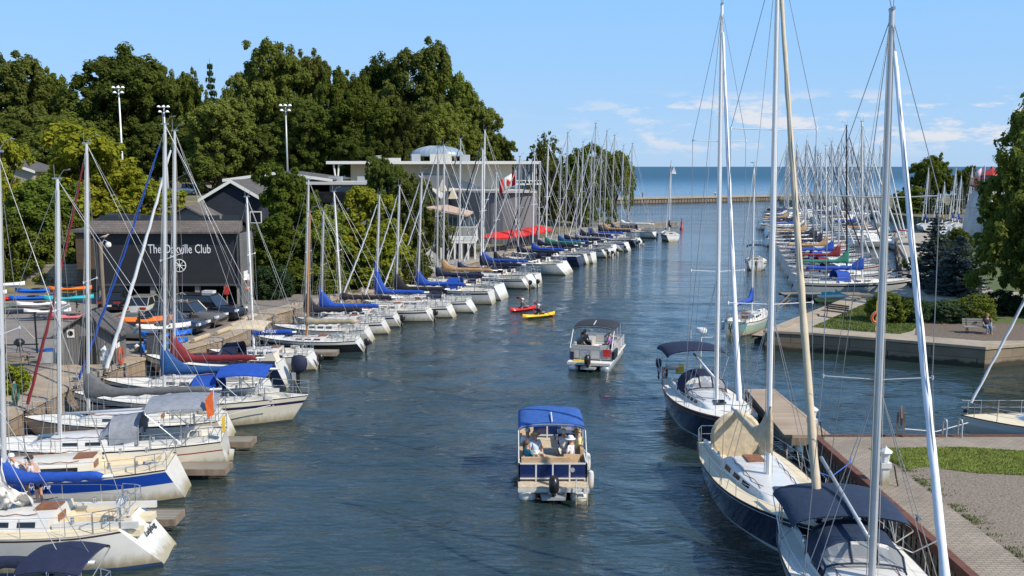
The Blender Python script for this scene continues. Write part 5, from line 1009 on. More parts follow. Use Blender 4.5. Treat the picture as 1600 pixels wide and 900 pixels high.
finger('grey plank finger dock beyond the transom lettered in script',-20.5,29.9,9.3,.85,.42,FD); finger('grey plank finger dock beyond the blue banded boat',-21,35.0,9.9,.85,.42,FD); finger('grey plank finger dock beside the canoe sterned boat',-20.8,38.55,9.7,.75,.42,FD)
finger('finger dock hidden between the maroon and teal covered boats',-20.5,48.4,7.5,.9,.5,FD); finger('finger dock before the black hulled daysailer',-17.5,57.3,6.5,.9,.5,FD)
finger('grey finger dock in front of the near marina yacht, with the jet ski',24.5,83.4,13,1.6,.55,None,.02)
for i in range(6): y=90.6+i*6.6; finger('slim marina finger dock, %s from the near end of the front row'%ordn[i],sx(y)+1.5,y,11,.9,.5,'marina finger docks')
finger('small brown dock at the foot of the island wall corner',17.1,62.5,3.0,1.4,.5,None,1.0,dk)
bc=[o for o in bpy.data.objects if o.get('label','').startswith('cream sailboat with light grey bimini')][0]
text('GREAT Exp',.26,blackst,bc,(8.1,1.02,1.0),(R(90),0,R(170)),name='name_lettering')
mb=MB(); mb.tube([(.5,1.2,1.9),(.35,1.25,3.4)],.02,5); mb.build('flag_staff',white,bc); mb=MB(); mb.add([(.40,1.22,3.3),(.38,1.22,2.3),(.62,1.30,2.2),(.70,1.26,2.9),(.40,1.26,3.3),(.38,1.26,2.3),(.62,1.34,2.2),(.70,1.30,2.9)],[(0,1,2,3),(7,6,5,4),(0,4,5,1),(2,6,7,3),(1,5,6,2),(3,7,4,0)]); mb.build('orange_pennant',orangec,bc)
mb=MB(); mb.box((.1,.7,1.75),(.08,.4,.6)); mb.build('yellow_horseshoe_buoy',yellowc,bc)
for o in [q for q in bpy.data.objects if not q.parent and q.get('group')==LG][:12]:
    k_=rb.random() if 'rb' in globals() else .5
    mb=MB(); mb.tube([(1.2+.25*math.cos(i*.9)*(1-.004*i),.55+.18*math.sin(i*.9),1.30+.004*i) for i in range(40)],.022,4); mb.build('rope_coil',rope_m,o)
# ---------------------------------------------------------------- pontoon boats
def pontoon(lb,x,y,hd,panel,top,seat,W_=2.55,Lp=6.6,topx=(1.5,3.95),front=None,style=0):
    r=thing('pontoon_boat',lb,'pontoon boat',(x,y,0),math.pi/2-hd); zd=.50
    lw=mat('pontoon_log',(.62,.58,.50),.35,var=.05); lg=mat('log_metal',(.50,.50,.49),.3,.6,var=.08)
    for sd in(-1,1):
        mb=MB(); mb.lathe([(.02,-.14),(.18,-.11),(.28,-.03),(.32,.08),(.32,Lp-.8),(.2,Lp-.2),(.03,Lp+.1)],(0,sd*(W_/2-.34),.08),14,axis='X'); mb.build('pontoon_log',lw if style==0 else lg,r,True)
    mb=MB(); mb.box((Lp/2-.1,0,zd-.06),(Lp,W_,.12)); mb.build('deck',beigec if style==0 else deckm,r)
    mb=MB(); mb.box((-.22,0,zd-.07),(.03,W_+.02,.14)); mb.build('deck_edge',white,r)
    zf=1.18; x0=.55
    seg=[((x0,-W_/2+.04),(x0,W_/2-.04),4)]+[((x0,sd*(W_/2-.04)),(Lp-.5,sd*(W_/2-.04)),6) for sd in(-1,1)]+[((Lp-.5,-W_/2+.04),(Lp-.5,W_/2-.04),4)]
    for k,(a,b_,n) in enumerate(seg):
        a=Vector(a+(0,));b_=Vector(b_+(0,)); d=b_-a; c=(a+b_)/2; ang=math.atan2(d.y,d.x); f=MB()
        for z_ in(zd+.12,zf): f.box((c.x,c.y,z_),(d.length+.05,.05,.05),ang)
        for i in range(n+1): p=a+d*(i/n); f.box((p.x,p.y,(zd+zf)/2),(.055,.055,zf-zd-.01),ang)
        f.build('fence_rail',white if style==0 else alud,r)
        for i in range(n):
            p=a+d*((i+.5)/n); mb=MB(); mb.box((p.x,p.y,(zd+zf)/2+.06),(d.length/n-.07,.03,zf-zd-.2),ang); pm=panel[(i+k)%len(panel)]; mb.build('fence_panel',pm,r)
    t0,t1=topx; bw=W_/2-.02; zt=2.28
    mb=MB(); f=lambda i:(bw*math.sin((i/14-.5)*math.pi*.999),zt+.30*max(0,math.cos((i/14-.5)*math.pi))**.55-.12)
    for dz in(0,-.03):
        rows=[]
        for j in range(7):
            q=j/6; rows.append([(t0+(t1-t0)*q,f(i)[0],f(i)[1]+dz+.07*math.sin(q*math.pi)+.012*math.sin(j*3+i)) for i in range(15)])
        mb.loft(rows,False,False,0)
    for q in(0,6): x_=t0+(t1-t0)*q/6; mb.loft([[(x_,f(i)[0],f(i)[1]+.0) for i in range(15)],[(x_+(.02 if q else -.02),f(i)[0]*1.0,f(i)[1]-.13) for i in range(15)]],False,False,0)
    cano=mb.build('canopy',top,r,'all'); mb=MB(); mb.tube([(t0-.03,0,zt+.22),(t0+.9,0,zt+.33)],.03,6); mb.build('light_pole',white,cano)
    for sd in(-1,1):
        for xx in(t0,(t0+t1)/2,t1): mb=MB(); mb.tube([(xx if xx!=t0 else x0,sd*bw,zf),(xx,sd*bw,zt-.12)],.022,6); mb.build('canopy_leg',white if style==0 else alud,r)
    for xx in(t0,t1): mb=MB(); mb.tube([(xx,)+(f(i)[0],f(i)[1]-.06) for i in range(15)],.02,5); mb.build('canopy_bow',alud,r)
    def bench(nm,cx,cy,lx,ly,back=None):
        mb=MB(); mb.box((cx,cy,zd+.2),(lx-.04,ly-.04,.4)); b0=mb.build('bench_base',seat,r); mb=MB(); k=max(1,int(max(lx,ly)/.6))
        for i in range(k):
            a=(i+.5)/k-.5; mb.box((cx+(a*lx if lx>=ly else 0),cy+(a*ly if ly>lx else 0),zd+.45),((lx/k if lx>=ly else lx)-.015,(ly/k if ly>lx else ly)-.015,.12))
        mb.build('cushion',seat,b0)
        if back: mb=MB(); mb.box((back[0],back[1],zd+.66),(back[2],back[3],.44),tilt=back[4] if len(back)>4 else 0); mb.build('seat_back',seat,b0)
    bench('b',.98,.28,.65,1.75,(.68,.28,.12,1.75)); bench('b',2.6,W_/2-.38,2.4,.58,(2.6,W_/2-.12,2.4,.13)); bench('b',2.3,-W_/2+.38,1.3,.58,(2.3,-W_/2+.12,1.3,.13)); bench('b',1.35,-W_/2+.55,.6,.62,(1.02,-W_/2+.55,.15,.6,.25)); bench('b',5.2,W_/2-.38,1.6,.58); bench('b',5.2,-W_/2+.38,1.6,.58)
    mb=MB(); mb.prism([(3.5,-W_/2+.15),(4.1,-W_/2+.15),(4.1,-W_/2+.95),(3.5,-W_/2+.95)],zd,zd+.95); co=mb.build('console',panel[0],r); mb=MB(); mb.box((3.95,-W_/2+.55,zd+1.15),(.04,.75,.4),tilt=-.3); mb.build('windscreen',clear,co); mb=MB(); mb.tube([(3.40,-W_/2+.55+.18*math.cos(a*.5236),zd+.8+.18*math.sin(a*.5236)) for a in range(13)],.018,5); mb.build('steering_wheel',black,co)
    outboard_motor(r,(-.42,0,.28),1.12)
    mb=MB(); mb.prism([(-.5,-.42),(.2,-.5),(.2,.5),(-.5,.42)],.16,.26); mb.build('motor_mount',alud,r)
    if style==0:
        mb=MB()
        for sd in(-.2,.2): mb.tube([(-.3,-1.0+sd,.95),(-.32,-1.0+sd,.55),(-.42,-1.0+sd,-.1)],.022,5)
        for z_ in(.02,.2,.38): mb.tube([(-.39,-1.2,z_),(-.39,-.8,z_)],.02,5)
        mb.build('boarding_ladder',white,r)
        for xx,z_ in((.9,.55),(2.4,.75)): mb=MB(); mb.lathe([(.02,-.36),(.10,-.31),(.125,-.2),(.125,.2),(.10,.31),(.02,.36)],(xx,-W_/2-.15,z_-.1),10); mb.tube([(xx,-W_/2-.15,z_+.2),(xx,-W_/2+.03,zf)],.012,4); mb.build('fender',white,r,True)
        mb=MB(); mb.lathe([(.09,-.004),(.09,.004)],(x0-.035,-.72,.95),14,axis='X',sc=(1,1,.75)); mb.build('oval_badge',alud,r)
    else:
        mb=MB(); mb.box((x0-.05,-.97,1.0),(.05,.42,.42)); mb.build('red_cushion',redu,r); mb=MB(); mb.box((x0-.4,.6,.52),(.3,.7,.1)); mb.build('yellow_mat',yellowc,r); mb=MB(); mb.box((1.2,-W_/2-.10,.85),(1.3,.12,.5)); mb.build('side_fender',black,r); mb=MB(); mb.box((x0-.1,1.1,.75),(.1,.2,.5)); mb.build('tote_bag',navyc,r)
    return r
beiges=canvas('caramel_vinyl',(.50,.33,.18)); pn=mat('blue_panel',(.008,.018,.085),.15,coat=.8); 
dots=mat('spotted_panel',(.55,.54,.53),.5,col2=(.12,.14,.22),scale=9)
pb1=pontoon('pontoon boat with royal blue canopy, navy side panels and caramel seats','x' and 1.50,32.4,R(0),[pn],canvas('canopy_blue',(.025,.095,.32)),beiges)
pb2=pontoon('pontoon boat with charcoal canopy and speckled grey side panels',4.55,53.9,R(15),[dots,mat('grey_panel_boat',(.45,.44,.42),.5)],canvas('canopy_charcoal',(.022,.023,.028)),mat('grey_vinyl',(.40,.38,.35),.6),style=1,Lp=6.4)
PG='passengers on the blue canopied pontoon boat'
def on(pb,lx,ly,z): M=Matrix.Rotation(pb.rotation_euler.z,3,'Z'); v=M@Vector((lx,ly,0)); return (pb.location.x+v.x,pb.location.y+v.y,z)
zs=1.02
pearl=mat('straw_hat',(.62,.42,.20),.8,var=.1,scale=40); whc=mat('white_shirt',(.74,.72,.70),.8); ltb=mat('pale_blue_shirt',(.50,.60,.70),.8); ylw=mat('pale_yellow_shirt',(.72,.60,.28),.8); trq=mat('turquoise_print_shirt',(.02,.30,.33),.8,col2=(.03,.14,.28),scale=18); whp=mat('white_trousers',(.66,.64,.60),.8); drk=mat('dark_trousers',(.03,.03,.035),.8); pur=mat('purple_shirt',(.20,.10,.30),.8)
person('person in turquoise print shirt lounging at the rear left corner of the pontoon',on(pb1,1.05,.85,zs),R(30),shirt=trq,pants=drk,hair=(.10,.05,.03),group=PG,lean=-.1)
person('person in pale blue shirt and straw hat seated on the left bench',on(pb1,2.05,.62,zs),R(-60),shirt=ltb,pants=whp,hair=(.2,.12,.05),hat=('brim',pearl),group=PG,shorts=True)
person('person in white cap tucked behind the straw hatted passenger',on(pb1,2.55,.90,zs),R(-75),shirt=whc,pants=drk,hair=(.4,.4,.38),hat=('cap',whc),group=PG)
person('person with white blond hair holding both arms out while talking',on(pb1,2.5,-.50,zs),R(100),shirt=whc,pants=whp,hair=(.70,.62,.48),longhair=True,group=PG,armL=((.25,.26,.42),(.50,.24,.50)),armR=((.22,-.26,.40),(.46,-.22,.46)))
person('person in white shirt and white hat in the rear right seat',on(pb1,1.45,-.72,zs),R(150),shirt=whc,pants=mat('tan_trousers',(.35,.25,.15),.8),hair=(.3,.3,.3),hat=('brim',whc),group=PG)
person('person in pale yellow top and orange sun hat on the right bench',on(pb1,2.35,-1.0,zs),R(120),shirt=ylw,pants=whp,hair=(.3,.15,.05),hat=('brim',mat('orange_hat',(.62,.30,.08),.8)),group=PG)
PG2='passengers on the charcoal canopied pontoon boat'
person('person in purple shirt seated on the right of the charcoal canopied pontoon',on(pb2,2.2,-.85,zs),R(160),shirt=pur,pants=drk,hair=(.45,.40,.36),group=PG2)
person('person in dark clothes seated on the left of the charcoal canopied pontoon',on(pb2,2.0,.75,zs),R(0),shirt=mat('olive_shirt',(.10,.09,.06),.8),pants=drk,hair=(.05,.04,.03),group=PG2)
person('person in grey shirt just ahead of the left passenger',on(pb2,2.9,.8,zs),R(-60),shirt=mat('grey_shirt',(.20,.20,.20),.8),pants=drk,hair=(.3,.28,.25),group=PG2)
# kayaks under way
def kayak(name,lb,loc,rz,m,L=3.4,g=None,roll=0,cat='kayak'):
    r=thing(name,lb,cat,loc,rz,g); r.rotation_euler=(roll,0,rz); mb=MB(); rings=[]
    for i in range(15):
        t=i/14; x=(t-.5)*L; w=.33*math.sin(math.pi*min(1,max(.0,t)))**.6+.012; h=.10+.12*abs(2*t-1)**2.2
        rings.append([(x,0,-.14*math.sin(math.pi*t)**.4),(x,w*.7,-.08*math.sin(math.pi*t)),(x,w,.06),(x,w*.6,h+.04),(x,0,h+.08),(x,-w*.6,h+.04),(x,-w,.06),(x,-w*.7,-.08*math.sin(math.pi*t))])
    mb.loft(rings,True,True,0); mb.build('hull',m,r,True); mb=MB(); mb.lathe([(.40,0),(.43,.03),(.40,.06),(.30,.02)],(-.1,0,.165),16,sc=(1,.52,1)); mb.build('cockpit_rim',black,r,True); return r
redk=mat('red_plastic',(.60,.02,.015),.35,coat=.3); yelk=mat('yellow_plastic',(.80,.50,.01),.35,coat=.3); bluk=mat('blue_plastic',(.01,.12,.50),.35); orak=mat('orange_plastic',(.70,.16,.015),.35); whk=mat('white_plastic',(.72,.70,.66),.35); trk=mat('turquoise_plastic',(.03,.42,.45),.35); grk=mat('green_grey_plastic',(.10,.13,.11),.4); rosk=mat('rose_plastic',(.62,.16,.16),.4)
for lb,(u,v),m,rz,hm,pl in(('red kayak with a paddler nearest the moored boats',(817,485),redk,R(38),whc,'left'),('yellow kayak with a paddler just in front of the red one',(842,495),yelk,R(32),whc,'right')):
    c=P(u,v,.05); k=kayak('kayak',lb,(c.x,c.y,.10),rz,m,2.7 if m is redk else 3.1,'kayaks under way in the channel')
    c2=c+Vector((0,0,.12)); person('person in dark vest and white cap paddling the %s kayak'%('red' if m is redk else 'yellow'),(c.x-.05,c.y,.16),rz,shirt=drk if m is yelk else mat('grey_shirt',(.20,.20,.20),.8),pants=drk,hair=(.1,.08,.06),hat=('cap',hm),armL=((.2,.30,.32),(.42,.32,.42)),armR=((.2,-.30,.26),(.42,-.28,.30)),group='kayak paddlers')
    p=thing('paddle','double bladed paddle with red blades held over the %s kayak'%('red' if m is redk else 'yellow'),'paddle',(c.x,c.y,.15),rz); mb=MB(); mb.tube([(.45,1.05,.75),(.45,-1.0,.12)],.018,6); mb.build('shaft',black,p)
    for s_,z_ in((1,.80),(-1,.07)): mb=MB(); mb.box((.45,s_*1.18,z_),(.04,.42,.18)); mb.build('blade',redk,p)
# people on the near left boat, handling the sail
cr=mat('grey_tshirt',(.45,.44,.44),.8)
person('person in grey shirt and white cap bending over the white sail beside the first mast',(-15.3,28.3,1.5),R(200),pose='stand',scale=.9,shirt=mat('pale_shirt',(.60,.58,.56),.8),pants=drk,hair=(.2,.15,.1),hat=('cap',whc),shorts=True,lean=.35,armL=((.30,.24,1.02),(.50,.16,.95)),armR=((.30,-.24,1.02),(.50,-.16,.95)),group='crew stowing the white sail')
person('person in grey top and dark cap standing right of the sail with raised hands',(-14.75,27.9,1.5),R(170),pose='stand',scale=.9,shirt=cr,pants=navyc,hair=(.05,.04,.03),hat=('cap',drk),shorts=True,lean=.2,armL=((.22,.26,1.20),(.34,.12,1.42)),armR=((.22,-.26,1.20),(.34,-.12,1.42)),group='crew stowing the white sail')
# ---------------------------------------------------------------- sail bundle, small things on the left
g=np.random.RandomState(5); n,mm_=26,22; A_,B2=np.meshgrid(np.linspace(0,1,n),np.linspace(0,1,mm_)); px=-17.1+2.1*A_+.3*np.sin(B2*7); py=27.2+.5*np.sin(A_*9+B2*4)*.5-.2*B2; pz=1.75+(2.0*(1-np.abs(A_-.35)*1.3))*B2+.22*np.sin(A_*17+B2*9)+.13*np.sin(A_*31-B2*13)
py=27.25+.30*np.sin(A_*14+B2*6)+.12*np.sin(A_*27+B2*11)
wsail=gridmesh('loose_sail',px,py,pz,mat('crumpled_sailcloth',(.68,.64,.58),.75,bump=.6,bscale=3)); so_=wsail.modifiers.new('thick','SOLIDIFY'); so_.thickness=.02; tag(wsail,'crumpled white sail being lowered at the first mast by two people','sail')
# cars
def car(lb,x,y,rz,body,kind='sedan',g='cars parked by the dark clubhouse',z=1.53,s=1,tail=True,name='parked_car'):
    L,Wd,Hh={'sedan':(4.7,1.8,1.43),'suv':(4.7,1.85,1.68),'van':(4.9,1.9,1.75),'pickup':(5.4,1.9,1.8)}[kind]; r=thing(name,lb,'car' if kind!='pickup' else 'pickup truck',(x,y,z),rz,g); r.scale=(s,)*3
    belt={'sedan':.88,'suv':1.0,'van':1.0,'pickup':1.02}[kind]; mb=MB(); rings=[]
    prof={'sedan':[(-.5,.45,.62),(-.485,.35,.80),(-.44,.28,.95),(-.36,.25,1.0),(.2,.25,1.0),(.30,.25,.97),(.42,.28,.86),(.48,.33,.72),(.5,.42,.55)],'suv':[(-.5,.45,.7),(-.49,.35,.95),(-.47,.28,1.),(-.3,.25,1.),(.2,.25,1.),(.28,.25,.97),(.42,.28,.90),(.485,.33,.76),(.5,.45,.6)]}
    for xx,lo,hi in prof['sedan' if kind=='sedan' else 'suv']:
        w=Wd/2*(1-.20*max(0,abs(xx)-.36)/.14); zt=belt*hi; rings.append([(xx*L,-w*.9,lo*.75),(xx*L,-w,lo+.15),(xx*L,-w*.99,zt-.10),(xx*L,-w*.88,zt),(xx*L,0,zt+.03),(xx*L,w*.88,zt),(xx*L,w*.99,zt-.10),(xx*L,w,lo+.15),(xx*L,w*.9,lo*.75)])
    mb.loft(rings,True,True,0); bd=mb.build('body',body,r,True)
    gh={'sedan':[(-.41,0),(-.27,1),(.01,1),(.155,0)],'suv':[(-.485,0),(-.43,1),(.05,1),(.17,0)],'van':[(-.485,0),(-.45,1),(.07,1),(.19,0)],'pickup':[(-.06,0),(-.03,1),(.10,1),(.22,0)]}[kind]
    mb=MB(); rings=[]
    for xx,h in gh: w=Wd/2*(.86 if h==0 else .70); zt=belt+.0+(Hh-belt-.04)*h; rings.append([(xx*L,-w,zt),(xx*L,w,zt)])
    V=[p for q in rings for p in q]; mb.add(V,[(0,1,3,2),(2,3,5,4),(4,5,7,6),(0,2,4,6),(1,7,5,3),(0,6,7,1)]); gl=mb.build('windows',glass,r)
    w=Wd/2*.70; mb=MB(); mb.box(((gh[1][0]+gh[2][0])/2*L,0,Hh-.02),((gh[2][0]-gh[1][0])*L+.12,2*w+.06,.05)); 
    for sd in(-1,1):
        for a,b_ in((0,1),(3,2)): mb.tube([(gh[a][0]*L,sd*Wd/2*.865,belt),(gh[b_][0]*L,sd*(w+.01),Hh-.04)],.035,4)
        xm_=(gh[1][0]+gh[2][0])/2*L; mb.tube([(xm_,sd*Wd/2*.875,belt),(xm_,sd*(w+.012),Hh-.04)],.03,4)
    mb.build('roof_and_pillars',body,r)
    for sx_ in(-.31,.31):
        for sd in(-1,1):
            mb=MB(); mb.lathe([(.20,-.11),(.31,-.11),(.335,-.06),(.335,.06),(.31,.11),(.20,.11)],(sx_*L,sd*(Wd/2-.10),.335),18,axis='Y'); wh=mb.build('wheel',black,r,True); mb=MB(); mb.lathe([(.02,-.115),(.19,-.118),(.21,-.105),(.21,.105),(.19,.118),(.02,.115)],(sx_*L,sd*(Wd/2-.10),.335),10,axis='Y'); mb.build('rim',steel,wh)
    for sd in(-1,1):
        mb=MB(); mb.box((.475*L,sd*Wd*.36,belt*.76),(.14,.40,.15)); mb.build('headlight',mat('headlight',(.7,.72,.75),.1,coat=1),r)
        mb=MB(); mb.box((-.488*L,sd*Wd*.33,belt*.86),(.09,.45,.14)); mb.build('taillight',mat('taillight',(.30,.012,.012),.2,coat=1),r)
        mb=MB(); mb.box((.14*L,sd*(Wd/2+.06),belt+.04),(.12,.16,.12)); mb.build('wing_mirror',body,r)
    mb=MB(); mb.box((-.498*L,0,belt*.62),(.03,.5,.13)); mb.build('number_plate',white,r); mb=MB(); mb.box((.497*L,0,belt*.5),(.04,1.0,.16)); mb.build('grille',black,r); mb=MB(); mb.box((0,0,.30),(L*.9,Wd*.9,.2)); mb.build('underbody',black,r)
    return r
paint=lambda n,c: mat(n,c,.28,.3,coat=1)
car('beige saloon car seen from behind in front of the garage',-26.0,65.6,R(88),paint('champagne_paint',(.50,.47,.38)))
car('black saloon car left of the beige one',-29.2,68.2,R(95),paint('black_paint',(.012,.012,.014)))
c_=car('black estate car with a white roof box, nearest the garage',-20.9,63.4,R(-9),paint('black_paint',(.012,.012,.014)),'van'); mb=MB(); mb.box((-.1,.2,1.87),(.8,.5,.18)); mb.build('roof_box',white,c_)
car('taupe brown crossover car between the black estate and the dark blue car',-21.3,60.6,R(-9),paint('taupe_paint',(.14,.115,.09)),'suv')
car('dark blue grey saloon car in the row facing the quay',-21.7,58.2,R(-9),paint('slate_paint',(.045,.055,.07)))
car('silver grey saloon car nearest the camera in the row facing the quay',-22.9,56.0,R(-9),paint('silver_paint',(.24,.25,.25)))
car('white pickup truck on the hillside below the wood',X(291,150),150,R(5),paint('white_paint',(.72,.72,.70)),'pickup',g=None,z=float(hillh(X(291,150),150)))
car('dark car left of the white pickup truck on the hillside',X(266,152),152,R(5),paint('slate_paint',(.045,.055,.07)),'suv',g=None,z=float(hillh(X(266,152),152)))
car('dark car right of the white pickup truck on the hillside',X(318,152),152,R(5),paint('black_paint',(.012,.012,.014)),'suv',g=None,z=float(hillh(X(318,152),152)))
# kayak racks and stored kayaks
def rack(lb,x,y,w,rz):
    r=thing('kayak_rack',lb,'rack',(x,y,1.52),rz,'kayak racks on the left quay')
    for sx_ in(-w/2,w/2):
        mb=MB(); mb.tube([(sx_,.0,0),(sx_,.0,1.9)],.06,6); mb.build('post',woodp,r)
        for z_ in(.35,.85,1.35,1.85): mb=MB(); mb.tube([(sx_,-.55,z_),(sx_,.55,z_)],.045,5); mb.build('arm',woodp,r)
    return r
KG='kayaks stored on the racks'
rack('timber kayak rack at the far left of the lot',-37.5,66,1.8,R(5)); rack('timber kayak rack holding the orange and turquoise kayaks',-31.3,64,1.8,R(8)); rack('timber kayak rack nearest the lawn',-33.5,58,1.8,R(10))
for x,y,z_,m,lb,L_ in[(-38,65.4,1.95,grk,'grey green kayak on the lower tier of the far left rack',4),(-37.6,66.2,2.45,redk,'red kayak on the far left rack below a white one',4),(-38,65.6,2.95,whk,'white kayak high on the far left rack',3.6),(-37.2,66,3.5,whk,'white kayak on the very top of the far left rack',4.2),(-34.6,66.6,2.5,bluk,'blue kayak on the middle tier between the two racks',3.4),(-34.4,66.9,3.0,bluk,'upper blue kayak between the two racks',3.2),(-34.8,66.3,2.0,grk,'dark green grey kayak under the blue ones',3.6),
  (-30.9,64.4,3.45,orak,'orange kayak on the top of the middle rack',2.8),(-30.7,63.7,2.9,trk,'turquoise kayak under the orange one',3.2),(-32.4,63.2,2.55,whk,'white and yellow sided kayak left of the turquoise one',3.2),(-31.8,62.8,2.1,whk,'white kayak on the low tier below the turquoise one',3.0),(-33.6,57.6,2.45,orak,'amber orange kayak on the rack nearest the lawn',2.8),
  (-26.5,55.6,2.9,rosk,'rose pink kayak poking out behind the shed roof left side',2.6)]:
    kayak('kayak',lb,(x,y,z_),R(12),m,L_,KG)
rack('black framed kayak rack right of the shed',-20.7,53.0,1.6,R(25))
for z_,m,lb,L_,x in[(3.15,orak,'orange kayak topmost right of the shed',3.0,-21.2),(2.75,whk,'white kayak on the rack right of the shed',3.0,-20.2),(2.35,bluk,'upper blue kayak on the rack right of the shed',2.8,-20.0),(1.9,bluk,'lowest blue kayak sticking out right of the shed',2.4,-20.0)]: kayak('kayak',lb,(x,53.2-(3.2-z_)*.3,z_),R(18),m,L_,KG,roll=.25)
r=thing('utility_cabinet','dark grey cabinet standing right of the shed','cabinet',(-19.9,50.9,1.52),R(-15)); mb=MB(); mb.box((0,0,.65),(.85,.35,1.2)); mb.build('door_panel',greyc,r); mb=MB(); mb.box((0,0,1.27),(.9,.4,.05)); mb.build('lid',black,r)
r=thing('steel_post','thin black post beside the dark grey cabinet','post',(-20.5,50.4,1.52)); mb=MB(); mb.tube([(0,0,0),(0,0,2.5)],.05,6); mb.build('post',black,r)
for i,(x,lb) in enumerate(((-21.3,'first white and blue jug by the shed wall'),(-21.0,'second white and blue jug by the shed wall'))):
    r=thing('water_jug',lb,'jug',(x,51.8,1.52)); mb=MB(); mb.lathe([(.14,0),(.15,.05),(.15,.38),(.06,.46),(.05,.5)],n=10); mb.build('jug_body',bluk if i else white,r,True); mb=MB(); mb.lathe([(.06,.5),(.06,.55)],n=8); mb.build('cap',bluk,r)
r=thing('picnic_table','weathered wooden picnic table left of the shed','picnic table',(-26.1,47.6,1.52),R(10))
mb=MB()
for i in range(5): mb.box((0,-.3+i*.15,.74),(1.8,.13,.04))
mb.build('table_top',woodp,r)
for s_ in(-1,1):
    mb=MB(); mb.box((0,s_*.72,.44),(1.8,.26,.04)); mb.build('bench',woodp,r)
    mb=MB(); mb.tube([(s_*.6,-.7,0),(s_*.6,-.25,.72)],.045,4); mb.tube([(s_*.6,.7,0),(s_*.6,.25,.72)],.045,4); mb.tube([(s_*.6,-.8,.41),(s_*.6,.8,.41)],.045,4); mb.build('leg_frame',woodp,r)
r=thing('storage_gantry','black steel frame rack behind the picnic table','rack',(-28.2,51.5,1.52),R(8))
for x in(-1.3,1.3): mb=MB(); mb.tube([(x,0,0),(x,0,2.3)],.05,5); mb.build('post',black,r)
mb=MB(); mb.tube([(-1.4,0,2.3),(1.4,0,2.3)],.05,5); mb.tube([(-1.3,0,.7),(0,0,2.3),(1.3,0,.7)],.025,4); mb.tube([(-1.4,0,.5),(1.4,0,.5)],.04,4); mb.build('crossbar',black,r)
r=thing('barbecue','small dark grill beside the black steel frame','barbecue',(-27.2,50.4,1.52)); mb=MB(); mb.lathe([(.1,.62),(.28,.78),(.28,.9),(.15,1.05)],n=12); mb.build('bowl',black,r,True); mb=MB()
for a in range(3): mb.tube([(.1*math.cos(a*2.1),.1*math.sin(a*2.1),.66),(.28*math.cos(a*2.1),.28*math.sin(a*2.1),0)],.02,4)
mb.build('leg',black,r)
r=thing('storage_bin','pale grey bin between the picnic table and the shed','bin',(-25.0,49.0,1.52),.3); mb=MB(); mb.box((0,0,.35),(.7,.5,.65)); mb.build('bin_body',alud,r); mb=MB(); mb.box((0,0,.71),(.76,.56,.06)); mb.build('lid',bluk,r)
# dock boxes, pedestals
def pedestal(lb,x,y,z_,g):
    r=thing('power_pedestal',lb,'power pedestal',(x,y,z_),0,g); mb=MB(); mb.box((0,0,.32),(.24,.24,.64)); mb.build('base',white,r); mb=MB(); mb.box((0,0,.72),(.34,.34,.18)); mb.build('meter_box',white,r); mb=MB(); mb.lathe([(.13,.82),(.17,1.16)],n=6); mb.build('lantern_glass',mat('frosted_glass',(.75,.75,.72),.4),r); mb=MB(); mb.lathe([(.25,1.16),(.22,1.2),(.05,1.32),(.02,1.38)],n=6); mb.build('cap',white,r)
    mb=MB(); mb.tube([(.16,0,.8),(.3,-.05,.7),(.36,-.1,.3),(.4,-.2,.02)],.025,5); mb.build('cable',black,r); return r
PGR='white lantern topped power pedestals'
pedestal('white lantern topped power pedestal between the two nearer right yachts',12.72,30.6,1.2,PGR); pedestal('white lantern topped power pedestal at the foot of the plank dock',12.0,36.1,1.2,PGR)
r=pedestal('plain white service post on the left quay path beside the shed',-20.9,46.8,1.52,None)
r=thing('coiled_hose','orange red hose coiled on the left quay edge','hose',(-20.6,48.0,1.6)); mb=MB(); mb.tube([(.02*math.sin(i),.32*math.cos(i*.7),.38+.36*math.sin(i*.7)+.004*i) for i in range(60)],.03,5); mb.build('hose_coil',mat('red_hose',(.42,.08,.04),.6),r,True); mb=MB(); mb.tube([(0,0,0),(0,0,.75)],.05,6); mb.build('hose_post',woodp,r)
r=thing('coiled_hose','green hose coiled on a post by the near left quay','hose',(-21.9,40.0,1.52)); mb=MB(); mb.tube([(.02*math.sin(i),.28*math.cos(i*.7),.42+.32*math.sin(i*.7)+.004*i) for i in range(60)],.03,5); mb.build('hose_coil',mat('green_hose',(.02,.10,.07),.6),r,True); mb=MB(); mb.tube([(0,0,0),(0,0,.75)],.05,6); mb.build('hose_post',woodp,r)
r=thing('dock_box','weathered timber curb box on the left quay edge','box',(-21.0,45.0,1.55),R(70)); mb=MB(); mb.box((0,0,.12),(1.6,.3,.24)); mb.build('box_body',conc,r); mb=MB(); mb.box((0,0,.26),(1.66,.36,.04)); mb.build('lid',white,r)
for i,(y,lb) in enumerate(((55.5,'first pale timber wheel stop along the parked cars'),(58.0,'second pale timber wheel stop along the parked cars'),(60.6,'third pale timber wheel stop along the parked cars'),(63.2,'fourth pale timber wheel stop, nearest the clubhouse'))):
    o=MB(); o.tube([(-1,0,.14),(1,0,.14)],.15,8); o=o.build('wheel_stop',mat('pale_log',(.42,.33,.22),.9,var=.2)); o.location=(bank(y)-.9,y,1.53); o.rotation_euler=(0,0,R(80)); tag(o,lb,'wheel stop','wheel stops by the parked cars')
